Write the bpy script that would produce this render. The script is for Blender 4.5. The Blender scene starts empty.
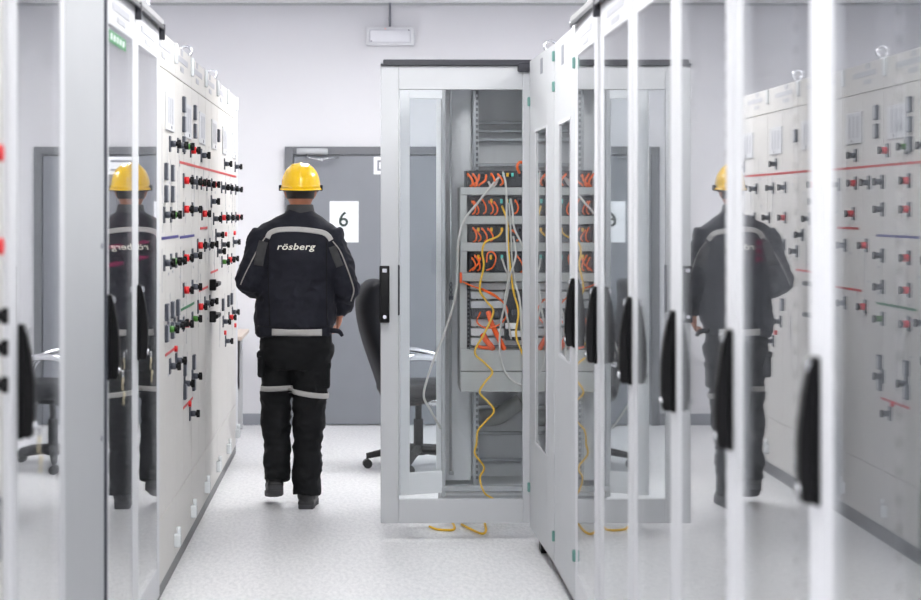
import bpy, bmesh, math, random
from mathutils import Vector, Matrix, noise
from mathutils.bvhtree import BVHTree

random.seed(7)
SC = bpy.context.scene
COL = SC.collection
PI = math.pi

# ------------------------------------------------------------------ materials
def s2l(c):
    c = c / 255.0
    return c / 12.92 if c <= 0.04045 else ((c + 0.055) / 1.055) ** 2.4

def rgb(r, g, b):
    return (s2l(r), s2l(g), s2l(b), 1.0)

def mat(name, col, rough=0.5, metal=0.0, spec=0.5, var=0.04, scale=6.0, bump=0.0, bscale=60.0, emit=None, estr=0.0, coat=0.0):
    m = bpy.data.materials.new(name)
    m.use_nodes = True
    nt = m.node_tree
    b = nt.nodes['Principled BSDF']
    b.inputs['Roughness'].default_value = rough
    b.inputs['Metallic'].default_value = metal
    b.inputs['Specular IOR Level'].default_value = spec
    b.inputs['Coat Weight'].default_value = coat
    tc = nt.nodes.new('ShaderNodeTexCoord')
    nz = nt.nodes.new('ShaderNodeTexNoise')
    nz.inputs['Scale'].default_value = scale
    nz.inputs['Detail'].default_value = 4
    nt.links.new(tc.outputs['Object'], nz.inputs['Vector'])
    rp = nt.nodes.new('ShaderNodeValToRGB')
    rp.color_ramp.elements[0].position = 0.3
    rp.color_ramp.elements[1].position = 0.7
    rp.color_ramp.elements[0].color = tuple(max(0, x * (1 - var)) for x in col[:3]) + (1,)
    rp.color_ramp.elements[1].color = tuple(min(1, x * (1 + var)) for x in col[:3]) + (1,)
    nt.links.new(nz.outputs['Fac'], rp.inputs['Fac'])
    nt.links.new(rp.outputs['Color'], b.inputs['Base Color'])
    if bump > 0:
        n2 = nt.nodes.new('ShaderNodeTexNoise')
        n2.inputs['Scale'].default_value = bscale
        n2.inputs['Detail'].default_value = 3
        nt.links.new(tc.outputs['Object'], n2.inputs['Vector'])
        bp = nt.nodes.new('ShaderNodeBump')
        bp.inputs['Strength'].default_value = bump
        bp.inputs['Distance'].default_value = 0.01
        nt.links.new(n2.outputs['Fac'], bp.inputs['Height'])
        nt.links.new(bp.outputs['Normal'], b.inputs['Normal'])
    if emit:
        b.inputs['Emission Color'].default_value = emit
        b.inputs['Emission Strength'].default_value = estr
    return m

def glass_mat(name, tint=(0.95, 0.96, 0.97), f0=0.04, gain=0.96):
    """clear pane: Schlick mix of see-through and mirror, works on both faces of a slab"""
    m = bpy.data.materials.new(name)
    m.use_nodes = True
    nt = m.node_tree
    nt.nodes.clear()
    out = nt.nodes.new('ShaderNodeOutputMaterial')
    mix = nt.nodes.new('ShaderNodeMixShader')
    tr = nt.nodes.new('ShaderNodeBsdfTransparent')
    tr.inputs['Color'].default_value = (*tint, 1)
    gl = nt.nodes.new('ShaderNodeBsdfGlossy')
    gl.inputs['Roughness'].default_value = 0.0
    gl.inputs['Color'].default_value = (1, 1, 1, 1)
    lw = nt.nodes.new('ShaderNodeLayerWeight')
    lw.inputs['Blend'].default_value = 0.5
    pw = nt.nodes.new('ShaderNodeMath'); pw.operation = 'POWER'
    pw.inputs[1].default_value = 4.0
    ma = nt.nodes.new('ShaderNodeMath'); ma.operation = 'MULTIPLY_ADD'
    ma.inputs[1].default_value = gain
    ma.inputs[2].default_value = f0
    nt.links.new(lw.outputs['Facing'], pw.inputs[0])
    nt.links.new(pw.outputs[0], ma.inputs[0])
    nt.links.new(ma.outputs[0], mix.inputs[0])
    nt.links.new(tr.outputs[0], mix.inputs[1])
    nt.links.new(gl.outputs[0], mix.inputs[2])
    nt.links.new(mix.outputs[0], out.inputs['Surface'])
    return m

M = {}
M['wall'] = mat('wall_paint', rgb(208, 208, 212), 0.75, var=0.012, scale=1.5, bump=0.03, bscale=90)
M['ceil'] = mat('ceiling_paint', rgb(232, 232, 236), 0.8, var=0.01)
M['white'] = mat('white_powder_coat', rgb(204, 205, 208), 0.6, spec=0.04, var=0.008)
M['grey'] = mat('light_grey_powder_coat', rgb(178, 180, 183), 0.6, spec=0.05, var=0.01)
M['doorgrey'] = mat('pale_grey_door_coat', rgb(184, 186, 189), 0.55, spec=0.2, var=0.01)
M['panel'] = mat('cream_white_panel', rgb(203, 201, 198), 0.55, spec=0.08, var=0.01)
M['inner'] = mat('cabinet_inner_grey', rgb(178, 179, 182), 0.5, var=0.015)
M['rackinner'] = mat('rack_inner_grey', rgb(222, 223, 225), 0.5, var=0.012)
M['sidewhite'] = mat('bright_white_coat', rgb(238, 239, 241), 0.45, var=0.01)
M['rail'] = mat('zinc_rail', rgb(170, 172, 175), 0.4, metal=0.5, var=0.03)
M['slot'] = mat('rail_slot_dark', rgb(86, 88, 92), 0.7)
M['plinth'] = mat('plinth_grey', rgb(112, 112, 113), 0.5)
M['black'] = mat('black_plastic', rgb(12, 12, 14), 0.45, spec=0.2, var=0.05)
M['trim'] = mat('dark_trim', rgb(38, 39, 47), 0.45)
M['trimgrey'] = mat('trim_grey', rgb(146, 146, 148), 0.45)
M['steel'] = mat('steel', rgb(190, 192, 195), 0.25, metal=0.9, var=0.03)
M['chrome'] = mat('chrome', rgb(225, 226, 230), 0.12, metal=1.0, var=0.01)
M['clip'] = mat('clear_plastic_clip', rgb(214, 218, 220), 0.2, var=0.02)
M['label'] = mat('grey_label_print', rgb(172, 173, 180), 0.6, var=0.06, scale=90)
M['labeldk'] = mat('dark_label_print', rgb(128, 130, 138), 0.6, var=0.15, scale=120)
M['teal'] = mat('teal_hinge_plastic', rgb(98, 140, 133), 0.4)
M['red'] = mat('red_plastic', rgb(205, 22, 26), 0.35, var=0.03)
M['redline'] = mat('red_line_paint', rgb(190, 50, 52), 0.5)
M['blueline'] = mat('blue_line_paint', rgb(62, 58, 130), 0.5)
M['greenline'] = mat('green_line_paint', rgb(50, 120, 80), 0.5)
M['green'] = mat('green_sticker', rgb(30, 125, 66), 0.5)
M['greenled'] = mat('green_indicator', rgb(60, 120, 40), 0.4)
M['slate'] = mat('switch_plate_slate', rgb(62, 66, 76), 0.45)
M['meterface'] = mat('meter_face', rgb(150, 152, 158), 0.4)
M['rackgrey'] = mat('rack_grey', rgb(172, 173, 171), 0.45, var=0.015)
M['module'] = mat('module_black', rgb(38, 40, 46), 0.5, var=0.12, scale=40)
M['orange'] = mat('orange_cable', rgb(250, 108, 30), 0.45)
M['orangetube'] = mat('orange_tube', rgb(250, 96, 18), 0.45)
M['yellow'] = mat('yellow_cable', rgb(234, 186, 44), 0.45)
M['whitecable'] = mat('white_cable', rgb(196, 194, 190), 0.45)
M['tealcon'] = mat('teal_connector', rgb(90, 205, 195), 0.4)
M['yellowcon'] = mat('yellow_connector', rgb(245, 190, 40), 0.4)
M['doordark'] = mat('back_door_grey', rgb(120, 123, 130), 0.5, var=0.02)
M['doorframe'] = mat('back_door_frame_grey', rgb(100, 102, 107), 0.5, var=0.02)
M['paper'] = mat('white_paper', rgb(232, 234, 238), 0.6, var=0.01)
M['ink'] = mat('black_ink', rgb(28, 48, 44), 0.6)
M['base'] = mat('baseboard_grey', rgb(140, 143, 150), 0.5)
M['lampbody'] = mat('emergency_light_body', rgb(208, 209, 213), 0.4)
M['diffuser'] = mat('emergency_light_diffuser', rgb(196, 197, 204), 0.3)
M['pinkled'] = mat('pink_indicator', rgb(240, 180, 175), 0.4)
M['wood'] = mat('desk_laminate', rgb(205, 190, 178), 0.45, var=0.06, scale=20)
M['leather'] = mat('black_leather', rgb(20, 21, 26), 0.5, spec=0.15, var=0.08, bump=0.05, bscale=180)
M['castor'] = mat('castor_black', rgb(26, 26, 28), 0.5)
M['fabric'] = mat('jacket_fabric', rgb(35, 36, 44), 0.7, spec=0.15, var=0.14, scale=14, bump=0.4, bscale=28)
M['fabricdk'] = mat('trouser_fabric', rgb(23, 24, 26), 0.7, spec=0.15, var=0.16, scale=12, bump=0.45, bscale=24)
M['fabriclt'] = mat('jacket_side_fabric', rgb(58, 58, 60), 0.8, var=0.08, scale=20)
M['reflect'] = mat('reflective_tape', rgb(176, 174, 172), 0.4, var=0.03, scale=30)
M['piping'] = mat('pale_piping', rgb(150, 146, 142), 0.5)
M['print'] = mat('pale_print', rgb(232, 232, 218), 0.5, var=0.01)
M['skin'] = mat('skin', rgb(172, 112, 86), 0.5, var=0.06, scale=18)
M['hair'] = mat('dark_hair', rgb(36, 31, 31), 0.55, var=0.2, scale=60)
M['helmet'] = mat('yellow_helmet', rgb(255, 204, 4), 0.22, var=0.01, coat=0.3)
M['boot'] = mat('boot_black', rgb(30, 30, 33), 0.5, var=0.1)
M['sole'] = mat('boot_sole', rgb(52, 52, 56), 0.7)
M['eye'] = mat('eye_white', rgb(235, 235, 235), 0.2)
M['brass'] = mat('brass_key', rgb(206, 196, 164), 0.35, metal=0.6)
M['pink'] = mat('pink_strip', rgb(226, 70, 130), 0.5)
M['glass'] = glass_mat('cabinet_glass')
M['glassclear'] = glass_mat('door_glass', (0.93, 0.945, 0.95), f0=0.018, gain=0.95)
for k_, e_ in (('dim', 5.0), ('soft', 9.0), ('strong', 8.0)):
    M['lamp' + k_] = mat('lamp_diffuser_' + k_, rgb(255, 255, 255), 0.5, emit=(1.0, 0.995, 0.985, 1), estr=e_)
M['lamp'] = mat('lamp_diffuser', rgb(255, 255, 255), 0.5, emit=(1.0, 0.995, 0.985, 1), estr=10.0)

def floor_mat():
    m = bpy.data.materials.new('vinyl_floor'); m.use_nodes = True
    nt = m.node_tree; b = nt.nodes['Principled BSDF']
    b.inputs['Roughness'].default_value = 0.36
    tc = nt.nodes.new('ShaderNodeTexCoord')
    mp = nt.nodes.new('ShaderNodeMapping'); mp.inputs['Scale'].default_value = (26, 9, 1)
    mp.inputs['Rotation'].default_value = (0, 0, 0.5)
    nz = nt.nodes.new('ShaderNodeTexNoise'); nz.inputs['Scale'].default_value = 2.2; nz.inputs['Detail'].default_value = 6; nz.inputs['Roughness'].default_value = 0.7
    rp = nt.nodes.new('ShaderNodeValToRGB')
    rp.color_ramp.elements[0].position = 0.34; rp.color_ramp.elements[0].color = rgb(208, 209, 211)
    rp.color_ramp.elements[1].position = 0.6; rp.color_ramp.elements[1].color = rgb(232, 232, 233)
    nt.links.new(tc.outputs['Object'], mp.inputs['Vector']); nt.links.new(mp.outputs[0], nz.inputs['Vector'])
    nt.links.new(nz.outputs['Fac'], rp.inputs['Fac'])
    n2 = nt.nodes.new('ShaderNodeTexNoise'); n2.inputs['Scale'].default_value = 0.9; n2.inputs['Detail'].default_value = 3
    nt.links.new(tc.outputs['Object'], n2.inputs['Vector'])
    r2 = nt.nodes.new('ShaderNodeValToRGB')
    r2.color_ramp.elements[0].position = 0.3; r2.color_ramp.elements[0].color = (0.93, 0.93, 0.94, 1)
    r2.color_ramp.elements[1].position = 0.7; r2.color_ramp.elements[1].color = (1, 1, 1, 1)
    nt.links.new(n2.outputs['Fac'], r2.inputs['Fac'])
    mx = nt.nodes.new('ShaderNodeMix'); mx.data_type = 'RGBA'; mx.blend_type = 'MULTIPLY'; mx.inputs[0].default_value = 1
    nt.links.new(rp.outputs[0], mx.inputs[6]); nt.links.new(r2.outputs[0], mx.inputs[7])
    nt.links.new(mx.outputs[2], b.inputs['Base Color'])
    bp = nt.nodes.new('ShaderNodeBump'); bp.inputs['Strength'].default_value = 0.12; bp.inputs['Distance'].default_value = 0.004
    nt.links.new(nz.outputs['Fac'], bp.inputs['Height']); nt.links.new(bp.outputs[0], b.inputs['Normal'])
    return m
M['floor'] = floor_mat()

# ------------------------------------------------------------------ mesh helpers
def catmull(pts, n=6):
    P = [Vector(p) for p in pts]
    if len(P) < 3:
        return P
    Q = [P[0] + (P[0] - P[1])] + P + [P[-1] + (P[-1] - P[-2])]
    out = []
    for i in range(1, len(Q) - 2):
        a, b, c, d = Q[i - 1], Q[i], Q[i + 1], Q[i + 2]
        for k in range(n):
            t = k / n
            out.append(0.5 * ((2 * b) + (c - a) * t + (2 * a - 5 * b + 4 * c - d) * t * t + (3 * b - a - 3 * c + d) * t ** 3))
    out.append(P[-1].copy())
    return out

class MB:
    def __init__(self):
        self.bm = bmesh.new()
    def _mi(self, faces, mi, smooth=False):
        for f in faces:
            f.material_index = mi
            f.smooth = smooth
    def box(self, x0, x1, y0, y1, z0, z1, bev=0.0, mi=0, seg=1):
        r = bmesh.ops.create_cube(self.bm, size=1.0)
        vs = r['verts']
        bmesh.ops.scale(self.bm, vec=(abs(x1 - x0), abs(y1 - y0), abs(z1 - z0)), verts=vs)
        bmesh.ops.translate(self.bm, vec=((x0 + x1) / 2, (y0 + y1) / 2, (z0 + z1) / 2), verts=vs)
        fs = list({f for v in vs for f in v.link_faces})
        self._mi(fs, mi)
        if bev > 0:
            es = list({e for v in vs for e in v.link_edges})
            rr = bmesh.ops.bevel(self.bm, geom=es, offset=bev, segments=seg, affect='EDGES', profile=0.5)
            self._mi(rr['faces'], mi, seg > 1)
        return self
    def cyl(self, p0, p1, r0, r1=None, seg=16, mi=0, smooth=True):
        r1 = r0 if r1 is None else r1
        p0, p1 = Vector(p0), Vector(p1)
        d = p1 - p0
        q = d.to_track_quat('Z', 'Y').to_matrix().to_4x4()
        mtx = Matrix.Translation((p0 + p1) / 2) @ q
        r = bmesh.ops.create_cone(self.bm, cap_ends=True, segments=seg, radius1=r0, radius2=r1, depth=d.length, matrix=mtx)
        fs = list({f for v in r['verts'] for f in v.link_faces})
        self._mi(fs, mi)
        for f in fs:
            f.smooth = smooth and len(f.verts) == 4
        return self
    def sphere(self, c, rx, ry=None, rz=None, seg=20, rings=12, mi=0, rot=None):
        ry = rx if ry is None else ry
        rz = rx if rz is None else rz
        mtx = Matrix.Translation(c) @ (rot.to_4x4() if rot else Matrix.Identity(4)) @ Matrix.Diagonal((rx, ry, rz, 1))
        r = bmesh.ops.create_uvsphere(self.bm, u_segments=seg, v_segments=rings, radius=1.0, matrix=mtx)
        fs = list({f for v in r['verts'] for f in v.link_faces})
        self._mi(fs, mi, True)
        return self
    def tube(self, pts, r, seg=8, mi=0, closed=False, cap=True, sm=0):
        P = catmull(pts, sm) if sm else [Vector(p) for p in pts]
        n = len(P)
        R = r if isinstance(r, (list, tuple)) else [r] * n
        if len(R) != n:
            m = len(R)
            R = [R[min(m - 1, int(i * (m - 1) / (n - 1)))] * (1 - ((i * (m - 1) / (n - 1)) % 1)) + R[min(m - 1, int(i * (m - 1) / (n - 1)) + 1)] * ((i * (m - 1) / (n - 1)) % 1) for i in range(n)]
        rings = []
        t0 = (P[1] - P[0]).normalized()
        up = Vector((0, 0, 1)) if abs(t0.z) < 0.9 else Vector((0, 1, 0))
        nrm = (up - t0 * up.dot(t0)).normalized()
        for i in range(n):
            if closed:
                t = (P[(i + 1) % n] - P[i - 1]).normalized()
            elif i == 0:
                t = t0
            elif i == n - 1:
                t = (P[i] - P[i - 1]).normalized()
            else:
                t = (P[i + 1] - P[i - 1]).normalized()
            nrm = (nrm - t * nrm.dot(t))
            if nrm.length < 1e-6:
                nrm = t.orthogonal()
            nrm.normalize()
            bn = t.cross(nrm)
            rings.append([self.bm.verts.new(P[i] + (nrm * math.cos(a) + bn * math.sin(a)) * R[i]) for a in (2 * PI * k / seg for k in range(seg))])
        fs = []
        for i in range(n if closed else n - 1):
            A, B = rings[i], rings[(i + 1) % n]
            for k in range(seg):
                fs.append(self.bm.faces.new((A[k], A[(k + 1) % seg], B[(k + 1) % seg], B[k])))
        if cap and not closed:
            fs.append(self.bm.faces.new(rings[0][::-1])); fs.append(self.bm.faces.new(rings[-1]))
        self._mi(fs, mi, True)
        return self
    def loft(self, rings, mi=0, cap=True, smooth=True):
        """rings: list of lists of points, all the same count"""
        V = [[self.bm.verts.new(p) for p in r] for r in rings]
        fs = []
        n = len(V[0])
        for A, B in zip(V, V[1:]):
            for k in range(n):
                fs.append(self.bm.faces.new((A[k], A[(k + 1) % n], B[(k + 1) % n], B[k])))
        if cap:
            fs.append(self.bm.faces.new(V[0][::-1])); fs.append(self.bm.faces.new(V[-1]))
        self._mi(fs, mi, smooth)
        return self
    def prism(self, prof, x0, x1, mi=0, axis='x', bev=0.0):
        """profile of (a,b) points extruded along an axis"""
        def P(t, a, b):
            return (t, a, b) if axis == 'x' else (a, t, b) if axis == 'y' else (a, b, t)
        A = [self.bm.verts.new(P(x0, a, b)) for a, b in prof]
        B = [self.bm.verts.new(P(x1, a, b)) for a, b in prof]
        fs = [self.bm.faces.new(A), self.bm.faces.new(B[::-1])]
        n = len(A)
        for k in range(n):
            fs.append(self.bm.faces.new((A[k], B[k], B[(k + 1) % n], A[(k + 1) % n])))
        self._mi(fs, mi)
        if bev > 0:
            es = list({e for f in fs for e in f.edges})
            rr = bmesh.ops.bevel(self.bm, geom=es, offset=bev, segments=2, affect='EDGES', profile=0.5)
            self._mi(rr['faces'], mi, True)
        return self
    def build(self, name, mats, parent=None, loc=None, rot=None):
        bmesh.ops.recalc_face_normals(self.bm, faces=self.bm.faces[:])
        me = bpy.data.meshes.new(name)
        self.bm.to_mesh(me); self.bm.free()
        for m in (mats if isinstance(mats, (list, tuple)) else [mats]):
            me.materials.append(m)
        o = bpy.data.objects.new(name, me)
        COL.objects.link(o)
        if parent: o.parent = parent
        if loc: o.location = loc
        if rot: o.rotation_euler = rot
        return o

def tag(o, label, cat, group=None):
    o['label'] = label; o['category'] = cat
    if group: o['group'] = group
    return o

def thing(name, label, cat, loc=(0, 0, 0), rz=0.0, group=None):
    o = bpy.data.objects.new(name, None); COL.objects.link(o)
    o.empty_display_size = 0.1
    o.location = loc; o.rotation_euler = (0, 0, rz)
    return tag(o, label, cat, group)

def struct(o):
    o['kind'] = 'structure'
    return o

def copy_tree(o, parent=None):
    c = o.copy(); COL.objects.link(c)
    if parent is not None: c.parent = parent
    for ch in list(o.children): copy_tree(ch, c)
    return c

def dup_mesh(src, name, parent, loc):
    c = src.copy(); c.name = name; COL.objects.link(c); c.parent = parent; c.location = loc
    return c

def bake(o, mods):
    """add modifiers, freeze the result"""
    for t, kw in mods:
        md = o.modifiers.new(t, t)
        for k, v in kw.items(): setattr(md, k, v)
    bpy.context.view_layer.update()
    dg = bpy.context.evaluated_depsgraph_get()
    me = bpy.data.meshes.new_from_object(o.evaluated_get(dg), depsgraph=dg)
    mats = [m for m in o.data.materials]
    o.modifiers.clear()
    old = o.data; o.data = me
    me.materials.clear()
    for m in mats: me.materials.append(m)
    bpy.data.meshes.remove(old)
    for p in me.polygons: p.use_smooth = True
    return o

# ------------------------------------------------------------------ the place
EYE = 1.6                 # camera height
XR, XL = 0.845, -0.825    # front planes of the right and the left cabinet rows
YB = 13.4                 # back wall
CEIL = 3.14
TOP = 2.32                # cabinet height
PL = 0.075                # plinth height
X0, X1, Y0 = -3.2, 3.2, -2.6

struct(MB().box(X0 - .1, X1 + .1, Y0 - .1, YB + .1, -0.1, 0).build('floor', M['floor']))
struct(MB().box(X0 - .1, X1 + .1, Y0 - .1, YB + .1, CEIL, CEIL + 0.1).build('ceiling', M['ceil']))
struct(MB().box(X0 - .1, X1 + .1, YB, YB + 0.1, 0, CEIL).build('wall_back', M['wall']))
struct(MB().box(X0 - .1, X1 + .1, Y0 - .1, Y0, 0, CEIL).build('wall_front', M['wall']))
struct(MB().box(X0 - .1, X0, Y0, YB, 0, CEIL).build('wall_left', M['wall']))
struct(MB().box(X1, X1 + .1, Y0, YB, 0, CEIL).build('wall_right', M['wall']))
b = MB(); b.box(X0, -0.585, YB - 0.012, YB, 0, 0.085, 0.002); b.box(0.87, X1, YB - 0.012, YB, 0, 0.085, 0.002)
struct(b.build('baseboard_back', M['base']))
struct(MB().box(X0, X1, YB - 0.02, YB, CEIL - 0.018, CEIL, 0.002).build('trim_1', M['grey']))

# double door in the back wall
DL, DR, DT = -0.58, 0.865, 2.07
door = struct(bpy.data.objects.new('door_1', None)); COL.objects.link(door); door.location = (DL, YB, 0)
b = MB(); w = DR - DL
b.box(0, 0.06, -0.05, 0, 0, DT, 0.003); b.box(w - 0.06, w, -0.05, 0, 0, DT, 0.003); b.box(0.06, w - 0.06, -0.05, 0, DT - 0.06, DT, 0.003)
b.build('frame', M['doorframe'], door)
LS = 0.82
def leaf(x0, x1, name='leaf'):
    return MB().box(x0, x1, -0.035, -0.002, 0.008, DT - 0.065, 0.003).build(name, M['doordark'], door)
lf = leaf(0.065, LS); rf = leaf(LS + 0.006, w - 0.065)
b = MB(); b.tube([(LS - .06, -0.035, 1.02), (LS - .06, -0.075, 1.02), (LS - .17, -0.08, 1.02)], 0.01, 10); b.box(LS - .085, LS - .035, -0.043, -0.035, 0.9, 1.1, 0.003)
b.build('handle', M['steel'], lf)
# door closer on the left leaf
b = MB()
b.box(0.1, 0.31, -0.085, -0.045, DT - 0.06, DT - 0.012, 0.016, seg=3)
b.cyl((0.09, -0.07, DT - 0.036), (0.32, -0.07, DT - 0.036), 0.022)
cl = b.build('door_closer', M['grey'], door)
MB().tube([(0.16, -0.075, DT - 0.06), (0.18, -0.1, DT - 0.085), (0.27, -0.115, DT - 0.1), (0.3, -0.1, DT - 0.092), (0.4, -0.07, DT - 0.08)], 0.007, 8).sphere((0.275, -0.115, DT - 0.1), 0.014).build('closer_arm', M['steel'], cl)

def font_mesh(txt, size, ext=0.0005, off=0.0, shear=0.0, space=1.0):
    cu = bpy.data.curves.new('lettering', 'FONT')
    cu.body = txt; cu.size = size; cu.extrude = ext; cu.offset = off; cu.shear = shear
    cu.space_character = space
    cu.align_x = 'CENTER'; cu.align_y = 'CENTER'
    o = bpy.data.objects.new('lettering', cu); COL.objects.link(o)
    bpy.context.view_layer.update()
    dg = bpy.context.evaluated_depsgraph_get()
    me = bpy.data.meshes.new_from_object(o.evaluated_get(dg), depsgraph=dg)
    bpy.data.objects.remove(o); bpy.data.curves.remove(cu)
    return me

# A4 sheet with the number 6 on the left leaf, another sheet on the right leaf
sg = thing('number_sign', 'white paper sheet with a black number 6 on the grey back door', 'sign', (-0.14, YB - 0.036, 1.36))
MB().box(-0.107, 0.107, -0.003, 0, 0, 0.305, 0).build('sheet', M['paper'], sg)
me = font_mesh('6', 0.155, off=0.002); me.materials.append(M['ink'])
o = bpy.data.objects.new('numeral', me); COL.objects.link(o); o.parent = sg; o.location = (-0.005, -0.0035, 0.166); o.rotation_euler = (PI / 2, 0, 0)
sg = thing('door_notice', 'small white notice high on the grey back door, cut by the open cabinet door', 'sign', (0.2, YB - 0.036, 1.865))
MB().box(-0.12, 0.12, -0.003, 0, 0, 0.13, 0).build('sheet', M['paper'], sg)
b = MB(); b.box(-.095, -.08, -.0045, -.003, .025, .105, mi=0); b.box(-.08, .09, -.0045, -.003, .09, .105); b.box(-.08, .09, -.0045, -.003, .025, .04)
b.build('printed_border', M['labeldk'], sg)

# emergency light on the back wall with a conduit to the ceiling
em = thing('emergency_light', 'pale grey emergency light box on the back wall below a thin conduit', 'light', (0.2, YB, 2.82))
b = MB(); b.box(-0.18, 0.18, -0.07, 0, 0, 0.138, 0.012, seg=2); b.build('housing', M['lampbody'], em)
MB().box(-0.155, 0.155, -0.078, -0.066, 0.016, 0.118, 0.01, seg=2).build('diffuser', M['diffuser'], em)
MB().tube([(0.0, -0.02, 0.13), (0.0, -0.02, CEIL - 2.82)], 0.0085, 10).build('conduit', M['labeldk'], em)
MB().cyl((-0.035, -0.074, 0.122), (-0.035, -0.066, 0.122), 0.006).build('indicator', M['pinkled'], em)
for x, z in ((0.14, 0.112), (-0.138, 0.03)): MB().cyl((x, -0.08, z), (x, -0.066, z), 0.005, seg=10).build('screw', M['slate'], em)

# ceiling luminaires (above the frame)
LAMPS = []
def lamp(x, y, label, soft=None):
    t = thing('ceiling_lamp', label, 'lamp', (x, y, CEIL), 0, 'ceiling lamps')
    if not LAMPS:
        b = MB(); b.box(-0.31, 0.31, -0.62, 0.62, -0.03, 0, 0.004); LAMPS.append(b.build('housing', M['white'], t))
        b = MB(); b.box(-0.285, 0.285, -0.595, 0.595, -0.036, -0.029); LAMPS.append(b.build('diffuser', M['lamp'], t))
    else:
        for s in LAMPS: dup_mesh(s, s.name.split('.')[0], t, (0, 0, 0))
    df = [o for o in t.children if o.name.startswith('diffuser')][0]
    df.data = df.data.copy(); df.data.materials[0] = M['lamp' + (soft or '')]
for y, k_ in ((-1.5, 'soft'), (0.7, 'dim'), (2.9, 'dim'), (5.1, 'dim'), (7.1, 'strong')):
    lamp(0.0, y, 'rectangular white ceiling lamp over the aisle between the cabinet rows', k_)
lamp(0.0, 11.2, 'rectangular white ceiling lamp over the aisle between the cabinet rows')
for y in (-1.2, 1.6, 4.4, 7.4, 10.9):
    for x in (-2.1, 2.1):
        lamp(x, y, 'rectangular white ceiling lamp behind one of the cabinet rows', {-1.2: 'soft', 1.6: 'dim', 4.4: 'dim'}.get(y))

# desk past the end of the left row
dk = thing('desk', 'small desk end with pale wood top beyond the left cabinet row', 'desk', (-1.5, 12.75, 0))
MB().box(-0.55, 0.665, -0.35, 0.45, 0.70, 0.728, 0.003).build('desktop', M['wood'], dk)
for x in (-0.5, 0.6):
    for y in (-0.3, 0.4):
        MB().box(x - .02, x + .02, y - .02, y + .02, 0, 0.70, 0.003).build('leg', M['grey'], dk)
MB().box(-0.5, 0.6, 0.38, 0.4, 0.3, 0.70).build('modesty_panel', M['grey'], dk)

# ------------------------------------------------------------------ cabinet pieces
def handle_mesh():
    b = MB()
    b.box(-0.019, 0.019, -0.010, 0.0, 0.0, 0.27, 0.004, seg=2, mi=0)
    prof = [(-0.010, 0.004), (-0.028, 0.004), (-0.034, 0.012), (-0.038, 0.06), (-0.037, 0.13), (-0.029, 0.20), (-0.020, 0.245), (-0.014, 0.268), (-0.010, 0.268)]
    b.prism(prof, -0.015, 0.015, 0, 'x', 0.003)
    return b
HS = None
def add_handle(dr, x, z0, dy=0.0):
    """black swing handle with a lock barrel, children of a door"""
    global HS
    if HS is None:
        h = handle_mesh().build('handle', M['black'], dr, (x, dy, z0))
        l = MB().cyl((0, -0.041, 0.03), (0, -0.03, 0.03), 0.009).build('lock', M['steel'], dr, (x, dy, z0))
        k = MB().box(-0.011, 0.011, -0.025, -0.012, 0.243, 0.262, 0.001).build('handle_badge', M['steel'], dr, (x, dy, z0))
        HS = (h, l, k)
    else:
        dup_mesh(HS[0], 'handle', dr, (x, dy, z0)); dup_mesh(HS[1], 'lock', dr, (x, dy, z0)); dup_mesh(HS[2], 'handle_badge', dr, (x, dy, z0))

def door_frame(b, x0, x1, z0, z1, stile, top, bot, th=0.022, stile_r=None):
    sr = stile if stile_r is None else stile_r
    b.box(x0, x0 + stile, -th, 0, z0, z1, 0.003)
    b.box(x1 - sr, x1, -th, 0, z0, z1, 0.003)
    b.box(x0 + stile, x1 - sr, -th, 0, z1 - top, z1, 0.002)
    b.box(x0 + stile, x1 - sr, -th, 0, z0, z0 + bot, 0.002)
    return b

def rail_mesh(h0, h1):
    b = MB()
    b.box(-0.02, 0.02, -0.012, 0.012, h0, h1, 0.001, mi=0)
    n = int((h1 - h0) / 0.05)
    for i in range(n):
        z = h0 + 0.03 + i * 0.05
        b.box(-0.007, 0.007, -0.014, -0.0118, z - 0.009, z + 0.009, mi=1)
    return b

SHARED = {}
def carcass(root, W, D=0.6, H=TOP):
    key = ('carcass', W, D)
    if key not in SHARED:
        b = MB(); t = 0.018
        b.box(0, t, 0.003, D, PL, H); b.box(W - t, W, 0.003, D, PL, H)
        b.box(t, W - t, D - t, D, PL, H); b.box(t, W - t, 0.003, D - t, H - t, H); b.box(t, W - t, 0.003, D - t, PL, PL + t)
        o = b.build('carcass', M['inner'], root)
        p = MB().box(0.0, W, 0.012, D, 0, PL).build('plinth', M['plinth'], root)
        r1 = rail_mesh(PL + 0.04, H - 0.05).build('mounting_rail', [M['rail'], M['slot']], root, (0.11, 0.1, 0))
        r2 = dup_mesh(r1, 'mounting_rail', root, (W - 0.11, 0.1, 0))
        cb = [MB().box(0.05, W - 0.05, D - 0.05, D - 0.03, z, z + 0.03, 0.001).build('crossbar', M['rail'], root) for z in (0.7, 1.15, 1.6, 2.05)]
        SHARED[key] = (o, p, r1, r2, *cb)
    else:
        for s in SHARED[key]: dup_mesh(s, s.name.split('.')[0], root, s.location)

def eye_bolt(root, x, y=0.03, z=TOP):
    b = MB()
    b.cyl((0, 0, 0), (0, 0, 0.018), 0.014, seg=14)
    b.tube([(0, 0.027 * math.cos(a), 0.042 + 0.027 * math.sin(a)) for a in (2 * PI * k / 20 for k in range(20))], 0.0065, 8, closed=True)
    return b.build('lifting_eye', M['chrome'], root, (x, y, z))

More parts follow.
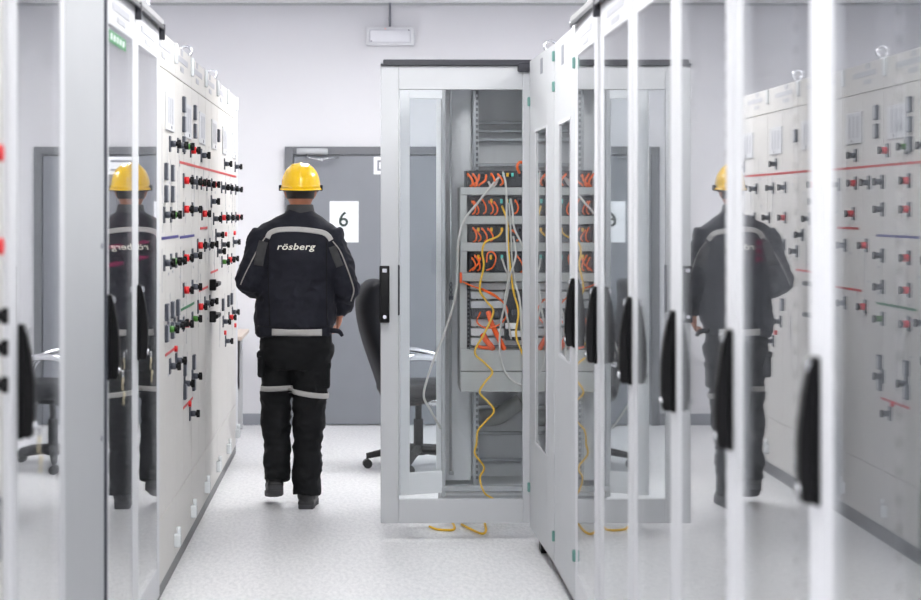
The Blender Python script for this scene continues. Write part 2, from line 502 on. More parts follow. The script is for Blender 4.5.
def glass_cabinet(label, loc, rz, W=0.75, handle_x=None, hinge_x=None, eye=None, group='glazed cabinets', tilt=0.0, pane='glass'):
    root = thing('glazed_cabinet', label, 'cabinet', loc, rz, group)
    carcass(root, W)
    key = ('gdoor', W, pane)
    if key not in SHARED:
        d = door_frame(MB(), 0.006, W - 0.006, PL + 0.004, TOP - 0.004, 0.078, 0.125, 0.12).build('door', M['white'], root)
        g = MB().box(0.082, W - 0.082, -0.0205, -0.0155, PL + 0.122, TOP - 0.127).build('glass_pane', M[pane], d)
        lb = MB().box(0.17, W - 0.17, -0.0235, -0.0215, TOP - 0.075, TOP - 0.05).box(0.28, W - 0.28, -0.0235, -0.0215, TOP - 0.108, TOP - 0.09).build('label_strip', M['label'], d)
        SHARED[key] = (d, g, lb)
    else:
        s = SHARED[key]
        d = dup_mesh(s[0], 'door', root, (0, 0, 0)); dup_mesh(s[1], 'glass_pane', d, (0, 0, 0)); dup_mesh(s[2], 'label_strip', d, (0, 0, 0))
    if tilt: d.rotation_euler = (0, 0, tilt)
    hx = handle_x if handle_x is not None else W - 0.045
    add_handle(d, hx, 1.065, -0.022)
    if hinge_x is not None:
        for z in (0.26, 2.17):
            MB().box(hinge_x - 0.012, hinge_x + 0.012, -0.034, -0.018, z - 0.022, z + 0.022, 0.003).build('hinge', M['teal'], d)
    # hood over the door
    b = MB()
    b.box(0.002, W - 0.002, -0.04, 0.06, TOP, TOP + 0.03, 0.002, mi=1)
    b.box(0.002, W - 0.002, -0.044, -0.036, TOP - 0.012, TOP + 0.006, 0.001, mi=0)
    b.box(W - 0.02, W - 0.004, -0.046, -0.022, TOP - 0.05, TOP + 0.012, 0.002, mi=0)
    b.build('top_hood', [M['trim'], M['trimgrey']], root)
    if eye is not None: eye_bolt(root, eye, 0.03, TOP + 0.03)
    return root, d

ROT_R, ROT_L = -PI / 2, PI / 2

# ---- right row: six glazed cabinets, boundaries every 0.75 m, then two metal doors
names = ['nearest glazed white cabinet at the right edge of the aisle',
         'second glazed white cabinet from the camera in the right row',
         'third glazed white cabinet from the camera in the right row',
         'fourth glazed white cabinet from the camera in the right row',
         'fifth glazed white cabinet from the camera, second after the metal doors',
         'farthest glazed white cabinet in the right row, next to the metal doors']
for i, nm in enumerate(names):
    yfar = 3.24 + 0.75 * i
    r, d = glass_cabinet(nm, (XR, yfar, 0), ROT_R, handle_x=0.73, hinge_x=0.012 if i == 5 else None,
                         eye=(0.2 if i == 5 else None), tilt=math.radians((-0.1, 0.12, -0.15, 0.1, -0.2, -0.85)[i]))
    if i == 1:
        b = MB()  # three short pink bars just behind the pane
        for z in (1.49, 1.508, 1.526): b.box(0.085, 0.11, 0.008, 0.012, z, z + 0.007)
        b.build('pink_bars', M['pink'], r)

def window_door(root, W, z0w, z1w, x0w, x1w, name='door', pane_turn=0.0):
    b = MB()
    z0, z1 = PL + 0.004, TOP - 0.004
    th = 0.022
    b.box(0.004, x0w, -th, 0, z0, z1, 0.002); b.box(x1w, W - 0.004, -th, 0, z0, z1, 0.002)
    b.box(x0w, x1w, -th, 0, z0, z0w, 0.0); b.box(x0w, x1w, -th, 0, z1w, z1, 0.0)
    d = b.build(name, M['doorgrey'], root)
    b = MB(); e = 0.012
    b.box(x0w - e, x0w, -th - 0.004, -th, z0w - e, z1w + e); b.box(x1w, x1w + e, -th - 0.004, -th, z0w - e, z1w + e)
    b.box(x0w, x1w, -th - 0.004, -th, z0w - e, z0w); b.box(x0w, x1w, -th - 0.004, -th, z1w, z1w + e)
    b.build('window_bead', M['white'], d)
    hw = (x1w - x0w) / 2 + .002
    MB().box(-hw, hw, -0.0025, 0.0025, z0w - .002, z1w + .002).build('glass_pane', M['glass'], d, ((x0w + x1w) / 2, -0.0195 - 0.5 * hw * abs(pane_turn), 0), (0, 0, pane_turn))
    return d

# metal door with the short window
mc = thing('metal_door_cabinet', 'white metal cabinet with short narrow window, beside the farthest glazed cabinet', 'cabinet', (XR, 7.74, 0), ROT_R, 'metal door cabinets')
carcass(mc, 0.75)
d = window_door(mc, 0.75, 1.0, 1.957, 0.21, 0.61, pane_turn=math.radians(-1.3))
add_handle(d, 0.73, 1.065, -0.022)
for z in (0.2, 2.13, 2.26):
    MB().box(0.0, 0.022, -0.034, -0.02, z - 0.022, z + 0.022, 0.003).build('hinge', M['teal'], d)
MB().box(0.28, 0.36, -0.0235, -0.0215, 2.2, 2.28).build('label_plate', M['labeldk'], d)
eye_bolt(mc, 0.4)
# metal door with the tall window, and the open glazed outer door at its far end
mc2 = thing('metal_door_cabinet', 'farthest cabinet of the right row with tall narrow window and wide-open glazed door', 'cabinet', (XR, 8.65, 0), ROT_R, 'metal door cabinets')
carcass(mc2, 0.9)
d = window_door(mc2, 0.9, 0.52, 1.965, 0.25, 0.65, 'inner_door', math.radians(-1.5))
d.location = (0.0, -0.022, 0); d.rotation_euler = (0, 0, math.radians(1.4))
for z in (0.27, 2.12):
    MB().box(0.0, 0.022, -0.034, -0.02, z - 0.022, z + 0.022, 0.003).build('hinge', M['teal'], d)
MB().box(0.42, 0.5, -0.0235, -0.0215, 2.22, 2.29).build('label_plate', M['labeldk'], d)
eye_bolt(mc2, 0.25)
# open door: hinge at world x 0.807 y 8.70, swings into the aisle; local y is world +X there
OD = 0.724
odr = bpy.data.objects.new('door', None)
b = door_frame(MB(), -OD, 0.0, 0.085, 2.315, 0.088, 0.132, 0.115, 0.028, 0.036)
odr = b.build('door', M['doorgrey'], mc2)
odr.location = (-0.095, -0.036, 0)
odr.rotation_euler = (0, 0, PI / 2 + math.radians(1.0))
MB().box(-OD + 0.084, -0.032, -0.018, -0.012, 0.197, 2.186).build('glass_pane', M['glassclear'], odr)
b = MB()
b.box(-OD + 0.012, 0.012, -0.045, 0.012, 2.297, 2.327, 0.003); b.box(-OD, -OD + 0.02, -0.045, 0.012, 2.297, 2.308, 0.002)
b.box(-0.062, 0.008, -0.05, -0.026, 2.268, 2.31, 0.004)
b.build('top_hood', M['trim'], odr)
add_handle(odr, -OD + 0.018, 1.055, -0.028)
for o in odr.children:
    if o.name.startswith('handle') and 'badge' not in o.name: o.scale = (1.28, 1, 1.02)
MB().box(-OD + 0.083, -OD + 0.092, -0.034, 0.0, 1.09, 1.335, 0.003).build('grip_strip', M['trim'], odr)
for z in (0.28, 0.5, 2.1):
    MB().box(-0.004, 0.02, -0.02, 0.01, z - 0.022, z + 0.022, 0.003).build('hinge', M['teal'], odr)
MB().box(0.17, 0.27, -0.016, 0.012, 0, 0.07, 0.003).build('levelling_foot', M['black'], mc2)

# ---- left row
r, d = glass_cabinet('nearest glazed white cabinet in the left row, before the plain grey cabinet', (XL, 4.1, 0), ROT_L, handle_x=0.1)
ps = thing('plain_cabinet', 'plain pale grey cabinet without glass between the left glazed cabinets', 'cabinet', (XL, 4.85, 0), ROT_L)
carcass(ps, 0.75)
d = MB().box(0.004, 0.735, -0.022, 0, PL + 0.004, TOP - 0.004, 0.004).build('front_panel', M['grey'], ps)
MB().box(0.738, 0.752, -0.03, 0.0, PL, TOP).build('edge_seal', M['slate'], ps)
for z in (0.35, 0.9, 1.49, 2.275): MB().cyl((0.675, -0.026, z), (0.675, -0.02, z), 0.009, seg=12).build('screw', M['labeldk'], d)
r1, d = glass_cabinet('glazed white cabinet just past the plain grey one, green sticker on its glass', (XL, 5.6, 0), ROT_L, handle_x=0.06)
b = MB(); b.box(0.1, 0.5, -0.0212, -0.0206, 2.135, 2.175, mi=0)
for k in range(5): b.box(0.14 + 0.07 * k, 0.17 + 0.07 * k, -0.0216, -0.0211, 2.145, 2.165, mi=1)
b.build('green_sticker', [M['green'], M['paper']], d)
r2, d = glass_cabinet('glazed white cabinet in the left row, beside the first panel of switches', (XL, 6.35, 0), ROT_L, handle_x=0.06, eye=0.6)
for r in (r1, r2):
    b = MB()  # two long thin pink bars behind each pane
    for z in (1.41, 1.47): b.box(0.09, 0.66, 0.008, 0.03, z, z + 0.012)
    b.build('pink_bars', M['pink'], r)

# ---- relay panels of the left row
def plate_switch(root, y, z, red=False, lit=False, small=False):
    """local x = along the row"""
    key = 'switch'
    if key not in SHARED:
        p = MB().box(-0.024, 0.024, -0.010, 0, -0.034, 0.034, 0.003, seg=2).build('switch', M['slate'], root, (y, -0.002, z))
        c = MB().cyl((0, -0.032, 0), (0, -0.010, 0), 0.017, seg=16).build('collar', M['red'], p)
        k = MB().cyl((0, -0.046, 0), (0, -0.03, 0), 0.011, seg=14).box(-0.005, 0.005, -0.053, -0.036, -0.018, 0.018, 0.003, seg=2).build('knob', M['black'], p)
        kb = MB().cyl((0, -0.032, 0), (0, -0.010, 0), 0.014, seg=16).build('collar', M['slate'], p)
        gl = MB().cyl((0, -0.032, 0), (0, -0.010, 0), 0.014, seg=16).build('collar', M['greenled'], p)
        SHARED[key] = (p.data, c.data, k.data, kb.data, gl.data)
        for o in (c, k, kb, gl, p): bpy.data.objects.remove(o)
    pm, cm, km, kb, gl = SHARED[key]
    def add(n, me, par, loc=(0, 0, 0)):
        o = bpy.data.objects.new(n, me); COL.objects.link(o); o.parent = par; o.location = loc
        return o
    if small:
        p = add('push_button', cm if red else kb, root, (y, 0.006, z)); p.scale = (0.8, 0.8, 0.8) if root.location.y > 4 else (1.1, 1.3, 1.1)
        return
    p = add('switch', pm, root, (y, -0.002, z))
    add('collar', cm if red else (gl if lit else kb), p)
    add('knob', km, p)

CARDS = [(7.60, 2.013), (8.38, 2.012), (9.12, 2.013), (9.86, 2.012), (10.62, 2.008), (11.38, 2.006)]
METERS = [(8.18, 2.079), (8.18, 1.989), (8.18, 1.899), (8.72, 2.072), (8.72, 1.982), (10.14, 2.018), (7.44, 1.759), (7.69, 1.757),
          (7.44, 1.667), (7.69, 1.667), (7.46, 1.176), (7.69, 1.174), (7.91, 1.172), (7.46, 1.088), (7.69, 1.086), (8.23, 0.877),
          (8.66, 0.868), (8.23, 0.770), (8.66, 0.767), (10.46, 1.05), (10.86, 1.05), (11.15, 1.05), (11.6, 1.05)]
KN = [(7.62, 1.88), (7.95, 1.885), (8.24, 1.89), (9.10, 1.876), (10.62, 1.872), (11.5, 1.876), (8.62, 1.735), (8.86, 1.735), (9.42, 1.733),
      (10.4, 1.731), (10.7, 1.731), (11.15, 1.731), (11.55, 1.731), (7.40, 1.58), (7.66, 1.58), (8.60, 1.603), (9.70, 1.646), (9.84, 1.552),
      (10.80, 1.554), (11.2, 1.552), (10.0, 1.462), (10.42, 1.40), (11.34, 1.399), (10.1, 1.368), (10.43, 1.30), (11.2, 1.298), (11.6, 1.30),
      (7.40, 1.382), (7.66, 1.381), (7.88, 1.38), (8.60, 1.382), (9.3, 1.418), (9.6, 1.418), (8.6, 1.232), (7.55, 1.10), (7.80, 1.10),
      (7.97, 1.10), (8.60, 1.079), (9.30, 1.12), (9.6, 1.114), (10.52, 0.948), (11.26, 0.962), (11.6, 0.972), (7.62, 0.939), (7.85, 0.941),
      (8.24, 0.806), (8.62, 0.804), (8.50, 0.639), (11.6, 0.809), (10.7, 0.821)]
RD = [(8.54, 1.883), (8.20, 1.734), (9.1, 1.736), (9.72, 1.737), (8.20, 1.603), (9.14, 1.581), (10.4, 1.556), (11.56, 1.554), (8.90, 1.425),
      (8.20, 1.382), (10.87, 1.30), (8.20, 1.235), (8.20, 1.081), (8.92, 1.121), (10.98, 0.945)]
LIT = {(7.66, 1.58), (7.66, 1.381), (8.24, 1.89), (7.55, 1.10), (8.60, 1.079), (10.43, 1.30)}
SM = [(10.68, 1.456), (11.4, 1.454), (7.83, 0.997), (10.62, 0.876), (11.46, 0.866), (8.45, 0.69)]
LINES = [('redline', 8.03, 11.72, 1.814), ('redline', 9.05, 9.46, 1.507), ('redline', 8.99, 9.49, 1.196), ('redline', 9.67, 10.15, 1.263),
         ('blueline', 7.32, 7.98, 1.484), ('blueline', 8.05, 8.73, 1.477), ('greenline', 8.1, 8.73, 1.15), ('redline', 7.45, 7.9, 0.998), ('redline', 8.2, 8.65, 0.697)]
RELAY_LABELS = ['white switch panel cabinet with blue line, nearest one after the glazed cabinets',
                'second switch panel cabinet with tall column of meters and red-collared switches',
                'third switch panel cabinet in the left row, a red line across its top',
                'fourth switch panel cabinet in the left row with a black drawer handle',
                'fifth switch panel cabinet in the left row, second from the far end',
                'last switch panel cabinet at the far end of the left row']
def panel_boxes(W):
    b = MB()
    b.box(0.003, W - 0.003, -0.006, 0.006, PL + 0.01, 0.35, 0.002); b.box(0.003, W * 0.48, -0.006, 0.006, 0.353, 2.18, 0.002)
    b.box(W * 0.485, W - 0.003, -0.006, 0.006, 0.353, 2.18, 0.002); b.box(0.003, W - 0.003, -0.006, 0.006, 2.183, TOP + 0.008, 0.002)
    return b
def relay_cabinet(y0, W, label, idx):
    root = thing('switch_panel_cabinet', label, 'cabinet', (XL, y0, 0), ROT_L, 'switch panel cabinets')
    key = ('relay', W)
    if key not in SHARED:
        body = MB().box(0, W, 0.004, 0.6, PL, TOP + 0.012, 0.004).build('body', M['white'], root)
        pl = MB().box(0, W, 0.012, 0.6, 0, PL).build('plinth', M['plinth'], root)
        b = MB(); b.box(0.14, W - 0.2, -0.008, -0.005, 2.262, 2.288); b.box(0.22, 0.36, -0.008, -0.005, 2.222, 2.245); b.box(0.24, 0.32, -0.008, -0.005, 2.296, 2.325)
        lb = b.build('label_strip', M['label'], root)
        SHARED[key] = (body, pl, lb)
    else:
        for s in SHARED[key]: dup_mesh(s, s.name.split('.')[0], root, (0, 0, 0))
    MB().box(W - 0.045, W - 0.008, -0.022, -0.004, 2.235, 2.325, 0.008, seg=2).build('corner_bracket', M['clip'], root)
    b = MB(); b.box(W - 0.05, W - 0.012, -0.035, -0.004, 0.135, 0.195, 0.007, seg=2); b.cyl((W - 0.03, -0.025, 0.19), (W - 0.03, -0.025, 0.225), 0.009)
    b.build('latch', M['clip'], root)
    if idx in (0, 2, 4): eye_bolt(root, 0.2, 0.04, TOP + 0.012)
    def mine(y): return y0 <= y < y0 + W
    cb = [c for c in CARDS if mine(c[0])]
    for (y, z) in cb:
        x = min(max(y - y0, 0.165), W - 0.165)
        b = MB()
        b.box(x - 0.15, x + 0.15, -0.014, -0.005, z - 0.08, z + 0.08, 0.003, mi=0)
        for k in range(3): b.box(x - 0.1 + 0.075 * k, x - 0.065 + 0.075 * k, -0.0155, -0.0135, z - 0.05, z + 0.06, mi=1)
        b.cyl((x + 0.03, -0.016, z - 0.064), (x + 0.03, -0.013, z - 0.064), 0.008, mi=2)
        b.build('card_holder', [M['white'], M['label'], M['slate']], root)
    for (y, z) in METERS:
        if mine(y):
            x = min(max(y - y0, 0.033), W - 0.033)
            f = MB().box(x - 0.03, x + 0.03, -0.02, -0.005, z - 0.036, z + 0.036, 0.003).build('meter', M['slate'], root)
            MB().box(x - 0.018, x + 0.018, -0.0215, -0.0195, z - 0.028, z + 0.028).build('meter_face', M['meterface'], f)
    for p in KN:
        if mine(p[0]): plate_switch(root, min(max(p[0] - y0, 0.027), W - 0.027), p[1], False, p in LIT)
    for p in RD:
        if mine(p[0]): plate_switch(root, min(max(p[0] - y0, 0.027), W - 0.027), p[1], True)
    for p in SM:
        if mine(p[0]): plate_switch(root, min(max(p[0] - y0, 0.027), W - 0.027), p[1], True, small=True)
    for (mn, a, c, z) in LINES:
        a2, c2 = max(a, y0), min(c, y0 + W)
        if c2 - a2 > 0.02:
            MB().box(a2 - y0, c2 - y0, -0.0078, -0.005, z - 0.006, z + 0.006).build('circuit_line', M[mn], root)
    # fine circuit lines printed between the devices
    b = panel_boxes(W)
    rr = random.Random(idx)
    for k in range(7):
        x = 0.08 + (W - 0.16) * rr.random(); z = 0.75 + 1.0 * rr.random()
        b.box(x - 0.0025, x + 0.0025, -0.0072, -0.0055, z, z + 0.1 + 0.2 * rr.random(), mi=1)
    for k in range(10):
        x = 0.08 + (W - 0.16) * rr.random(); z = 0.9 + 0.9 * rr.random()
        b.box(x - 0.02, x + 0.02, -0.0072, -0.0055, z, z + 0.012, mi=1)
    b.build('front_panel', [M['panel'], M['label']], root)
    return root

for i in range(6):
    rc = relay_cabinet(7.1 + 0.75 * i, 0.75, RELAY_LABELS[i], i)
    if i == 3:   # black drawer style handles
        for (y, z) in ((9.72, 1.2), (9.72, 1.03)):
            x = y - 9.35
            b = MB(); b.box(x - 0.1, x + 0.12, -0.05, -0.006, z - 0.012, z + 0.012, 0.006, seg=2); b.box(x - 0.12, x - 0.08, -0.04, -0.005, z - 0.03, z + 0.03, 0.004)
            b.build('pull_handle', M['black'], rc)
# end cover of the row
tag(MB().box(-0.6, 0.0, 0, 0.25, PL, TOP + 0.012, 0.004).box(-0.6, -0.012, 0, 0.25, 0, PL, mi=1).build('end_cover', [M['white'], M['plinth']], None, (XL, 11.602, 0)),
    'narrow white end cover closing the far end of the left row', 'cover')
# the near switch panel at the left edge of the view
rn = thing('switch_panel_cabinet', 'blurred white switch panel cabinet cut by the left edge of the photo', 'cabinet', (XL, 3.35, 0), ROT_L, 'switch panel cabinets')
for s in SHARED[('relay', 0.75)]: dup_mesh(s, s.name.split('.')[0], rn, (0, 0, 0))
panel_boxes(0.75).build('front_panel', M['panel'], rn)
for z, red in ((1.725, True), (1.52, True), (1.37, False), (1.30, False), (1.22, False)):
    plate_switch(rn, 0.6 if red else 0.56, z, red, small=red)
for z in (0.93, 0.86):
    f = MB().box(0.58, 0.66, -0.02, -0.005, z - 0.04, z + 0.03, 0.003).build('meter', M['slate'], rn)
    MB().box(0.6, 0.64, -0.0215, -0.0195, z - 0.03, z + 0.02).build('meter_face', M['meterface'], f)

# key rings hanging from the locks of the left doors
def keyring(y, label):
    k = thing('key_ring', label, 'keys', (XL + 0.07, y, 1.095), ROT_L, 'keys in the left door locks')
    MB().tube([(0.012 * math.cos(a), 0, -0.012 + 0.012 * math.sin(a)) for a in (2 * PI * i / 14 for i in range(14))], 0.0018, 6, closed=True).build('ring', M['steel'], k)
    for j, z in enumerate((-0.03, -0.075)):
        MB().cyl((0.002, 0.002 - .004 * j, z), (0.002, -0.002 - .004 * j, z), 0.010, seg=14).box(-0.003, 0.003, 0.0 - .004 * j, 0.003 - .004 * j, z - 0.032, z - 0.008).build('key', M['brass'], k)
keyring(4.2, 'brass keys hanging in the lock of the nearest left glazed door')
keyring(5.66, 'brass keys hanging in the lock of the glazed door past the plain cabinet')
keyring(6.41, 'brass keys hanging in the lock of the glazed door by the switch panels')

# ------------------------------------------------------------------ open rack cabinet behind the open door
RY = 9.25
RS = 1800 / RY
def RK(px, py, dy=0.0):
    """position on the rack front, read off the photo's scale at that distance"""
    return Vector(((px - 363) / RS, RY + dy, EYE - (py - 210) / RS))
RX = RK(441, 0).x
rk = thing('rack_cabinet', 'open grey rack cabinet full of cables behind the open glazed door', 'cabinet', (RX, RY, 0))
RW, RD_, RH = 0.76, 0.6, 2.30
b = MB(); t = 0.016
b.box(0, t, 0.0, RD_, 0.13, RH); b.box(RW - t, RW, 0, RD_, 0.13, RH); b.box(t, RW - t, RD_ - t, RD_, 0.13, RH); b.box(t, RW - t, 0, RD_, RH - t, RH); b.box(t, RW - t, 0.02, RD_, 0.13, 0.146)
b.build('carcass', M['rackinner'], rk)
MB().box(0.01, RW - 0.01, 0.03, RD_, 0, 0.13).build('plinth', M['grey'], rk)
b = MB(); b.box(0, 0.022, -0.02, 0.03, 0.13, RH, 0.003); b.box(RW - 0.022, RW, -0.02, 0.03, 0.13, RH, 0.003); b.box(0.0, RW, -0.022, 0.03, 0.155, 0.182, 0.004); b.box(0, RW, -0.02, 0.03, RH - 0.06, RH, 0.003)
b.build('front_frame', M['grey'], rk)
def lx(px): return RK(px, 0).x - RX
def lz(py): return RK(0, py).z
MB().box(lx(446), lx(474), 0.28, 0.30, 0.17, RH - 0.05).build('side_plate', M['rackinner'], rk)
rail = MB().box(lx(474.3), lx(476.8), 0.10, 0.14, 0.16, RH - 0.03, 0.002).build('post', M['grey'], rk)
b = MB(); b.box(lx(476.8), lx(480), 0.11, 0.14, 0.16, RH - 0.03, 0.001, mi=0)
for i in range(70):
    z = 0.2 + i * 0.029; b.box(lx(477.3), lx(479.5), 0.108, 0.111, z, z + 0.016, mi=1)
b.build('mounting_rail', [M['rail'], M['slot']], rk)
b = MB(); b.cyl((lx(451), 0.03, 0.25), (lx(451), 0.03, RH - 0.08), 0.007, seg=10); b.box(lx(449), lx(454), 0.02, 0.05, 0.235, 0.255, 0.002)
lb = b.build('lock_rod', M['rail'], rk)
b = MB()
for k in range(3): b.tube([(lx(451) + 0.006 * math.cos(a), 0.015, lz(285 + 5 * k) + 0.012 * math.sin(a)) for a in (2 * PI * i / 12 for i in range(12))], 0.003, 6, closed=True)
b.box(lx(449), lx(453.5), 0.005, 0.03, lz(300), lz(296), 0.002)
b.build('catch', M['slate'], lb)
for y in (118, 126.5, 135.5, 162, 418, 446, 474):
    MB().box(lx(481), RW - 0.03, RD_ - 0.07, RD_ - 0.05, lz(y) - 0.009, lz(y) + 0.009, 0.002).build('cross_rail', M['rail'], rk)
MB().tube([(lx(486), RD_ - .06, lz(430)), (lx(505), RD_ - .08, lz(428)), (lx(520), RD_ - .08, lz(418)), (lx(530), RD_ - .08, lz(412))], 0.045, 10, sm=5).build('cable_hose', M['rackgrey'], rk)

# swing rack: grey frame with bars and boxes
sw = MB()
BARS = [(187.5, 195), (216, 224), (242.5, 251), (272.5, 281)]
xr = RW - 0.06
sw.box(lx(459.5), lx(466.5), -0.055, -0.03, lz(281), lz(187.5), 0.002)
sw.box(lx(459.5), lx(466.5), -0.03, 0.2, lz(388), lz(187.5))
for a, c in BARS: sw.box(lx(459.5), xr, -0.06, -0.025, lz(c), lz(a), 0.002)
frame = sw.build('swing_frame', M['rackgrey'], rk)
for a, c in ((349, 370), (370.8, 390.8)):
    MB().box(lx(460), xr, -0.06, 0.12, lz(c), lz(a), 0.002).build('blank_panel', M['rackgrey'], rk)
MB().box(lx(459), lx(461.5), -0.066, -0.054, lz(282.5), lz(272), 0.002).build('corner_clip', M['orangetube'], rk)
b = MB()
b.box(lx(466.5), lx(470), 0.0, 0.02, lz(349), lz(281), mi=0)
for i in range(16):
    z = lz(347) + i * 0.0205; b.box(lx(467), lx(469.5), -0.002, 0.001, z, z + 0.011, mi=1)
b.build('mounting_rail', [M['slot'], M['black']], rk)
MB().box(lx(466), xr, 0.19, 0.2, lz(349), lz(170)).build('rear_sheet', M['labeldk'], rk)
b = MB()
for y in (286.5, 295.5, 305, 314, 323, 332.5, 342): b.box(lx(471), xr, 0.02, 0.18, lz(y) - 0.018, lz(y) + 0.019, 0.002)
b.build('card_tray', M['rackinner'], rk)

ROWN = ['topmost', 'second', 'third', 'lowest']
MODS = [(170, 187.5), (195.5, 216), (224.5, 242.5), (251, 272.5)]
def W3(px, py, dy): return RK(px, py, dy)
for i, (a, c) in enumerate(MODS):
    zt, zb = lz(a), lz(c)
    m = thing('patch_module', 'black patch module with orange leads, %s row of the rack' % ROWN[i], 'patch module', (RK(468, 0).x, RY, zb + 0.003), 0, 'patch modules in the rack')
    h = zt - zb - 0.006; wd = xr + RX - RK(468, 0).x - 0.005
    MB().box(0, wd, -0.012, 0.17, 0, h, 0.002).build('housing', M['module'], m)
    b = MB()
    n = 11
    for k in range(n):
        x = 0.015 + k * (wd - 0.03) / n
        b.box(x, x + 0.02, -0.017, -0.012, h * 0.55, h * 0.9, mi=0); b.box(x + 0.003, x + 0.017, -0.019, -0.016, h * 0.6, h * 0.8, mi=1)
    b.build('port_strip', [M['slate'], M['black']], m)
    for (px, mm) in (((503, 'tealcon'), (512, 'tealcon'), (507, 'yellowcon')), ((501, 'tealcon'), (510, 'tealcon'), (491, 'yellowcon'), (506.5, 'yellowcon')), ((478, 'yellowcon'), (491, 'yellowcon'), (501.5, 'yellowcon'), (507.5, 'yellowcon')), ((478, 'yellowcon'), (490.5, 'yellowcon'), (501.5, 'tealcon')))[i]:
        x = RK(px, 0).x - RK(468, 0).x
        MB().box(x - 0.006, x + 0.006, -0.035, -0.012, h * 0.62, h * 0.85, 0.002).build('connector', M[mm], m)
# lower equipment
m = thing('terminal_module', 'black module with white terminals behind the thick orange tubes', 'module', (RK(471, 0).x, RY + 0.0, lz(318)))
MB().box(0.0, 0.19, -0.02, 0.1, 0.0, 0.05, 0.002).build('housing', M['module'], m)
b = MB()
for k in range(6): b.box(0.02 + .026 * k, 0.036 + .026 * k, -0.026, -0.02, 0.012, 0.03)
b.build('terminal', M['slate'], m)
m = thing('connector_block', 'black connector block with white plugs low in the rack, right of the orange tubes', 'module', (RK(504.5, 0).x, RY, lz(340)))
MB().box(0, 0.12, -0.03, 0.1, 0, 0.26, 0.004).build('housing', M['module'], m)
for k, (x, z, wv) in enumerate(((0.0, 0.06, 0.06), (0.02, 0.02, 0.07), (0.035, 0.13, 0.03), (0.06, 0.19, 0.03))):
    MB().box(x, x + wv, -0.06, -0.03, z, z + 0.03, 0.004).build('plug', M['paper'] if k < 2 else M['slate'], m)

# small orange patch leads
rr = random.Random(3)
LEADS = [[(466, 472), (471, 476), (477, 473), (484, 480), (489, 493), (496, 502)],
         [(470, 474), (472, 478), (480, 485), (487, 492), (492, 496), (513, 516)],
         [(471, 475), (474, 480), (480, 486), (486, 492), (510, 518)],
         [(470, 474), (473, 479), (478, 471), (486, 494), (515, 522)]]
for i, row in enumerate(LEADS):
    a, c = MODS[i]
    for j, (p, q) in enumerate(row):
        dyo = -0.03 - 0.02 * rr.random()
        zt = a + (c - a) * (0.25 + 0.15 * rr.random()); zb = c - 0.5 - 2.0 * rr.random()
        if i == 3 and j == 3:
            pts = [W3(486, 262, dyo), W3(487, 253, dyo - .01), W3(492, 252, dyo - .02), W3(495, 258, dyo - .02), W3(492, 267, dyo - .01), W3(486, 270, dyo)]
        else:
            pts = [W3(p + 2, zt, -0.014), W3(p + 1.5, zt - 1.5, dyo - 0.01), W3((p + q) / 2 + 2.5, (zt * 0.6 + zb * 0.4), dyo - 0.02), W3(q, zb - 2, dyo - 0.015), W3(q - 2, zb, dyo)]
        lead = MB().tube(pts, 0.0042 if i else 0.0055, 7, sm=5).build('patch_lead', M['orange'])
        tag(lead, 'short orange patch lead looped at the %s module row of the rack' % ROWN[i], 'cable', 'orange leads of the %s rack row' % ROWN[i])

def cable(label, pts, r, mk, name='cable', group=None, cat='cable', sm=6):
    o = MB().tube(pts, r, 8, sm=sm).build(name, M[mk])
    return tag(o, label, cat, group)

def tube_ribbed(label, pts, r):
    P = catmull(pts, 14)
    R = [r * (1.0 + 0.09 * (1 if i % 2 else -1)) for i in range(len(P))]
    o = MB().tube(P, R, 12).build('conduit_tube', M['orangetube'])
    return tag(o, label, 'tube')
tube_ribbed('thick orange ribbed tube slanting down to the grey box, longer of the two', [W3(487.5, 311, -.05), W3(490.5, 322, -.07), W3(497, 336, -.075), W3(503.5, 348.5, -.05)], 0.013)
tube_ribbed('short thick orange ribbed tube bending onto the grey box', [W3(482.5, 334, -.04), W3(485, 339, -.065), W3(489, 344, -.065), W3(492, 348.5, -.045)], 0.015)
tag(MB().tube([W3(478, 346, -.03), W3(483, 347, -.05), W3(491, 347.5, -.05)], 0.009, 8, sm=4).build('conduit_tube', M['orangetube']), 'flat orange tube end lying along the grey box edge', 'tube')
cable('thin red-orange cable loop around the thick orange tubes', [W3(481, 288, -.05), W3(496, 296, -.085), W3(506, 309, -.09), W3(500, 322, -.09), W3(486, 327, -.09), W3(476, 321, -.09), W3(480, 312, -.03)], 0.0042, 'orange')
cable('red-orange cable running down from the orange corner clip', [W3(462, 281, -.07), W3(470, 285, -.075), W3(481, 289, -.075), W3(494, 296, -.06), W3(500, 300, -.03)], 0.0038, 'orange')
cable('orange lead curling above the topmost module row', [W3(524, 163.5, -.03), W3(519, 162.5, -.04), W3(516.5, 167, -.045), W3(519, 173, -.02)], 0.0075, 'orange')
cable('long wavy yellow cable hanging from the third module row to the floor of the rack',
      [W3(501.5, 231, -.03), W3(497, 236, -.075), W3(484, 242, -.10), W3(481, 252, -.10), W3(482.5, 265, -.10), W3(478.5, 288, -.10), W3(485, 300, -.10), W3(492, 311, -.10),
       W3(483, 332, -.105), W3(473.6, 350.5, -.10), W3(483, 361, -.10), W3(491, 370.5, -.10), W3(484, 380, -.10), W3(478.5, 390.5, -.10), W3(487, 400, -.10), W3(492.6, 409, -.10), W3(484, 420, -.09),
       W3(476.8, 429, -.085), W3(475.5, 442, -.08), W3(474, 452, -.08), W3(483, 465, -.08), W3(479, 476, -.075), W3(483, 490, -.07), W3(490, 495.5, -.06), W3(495, 499, -.05)], 0.0052, 'yellow')
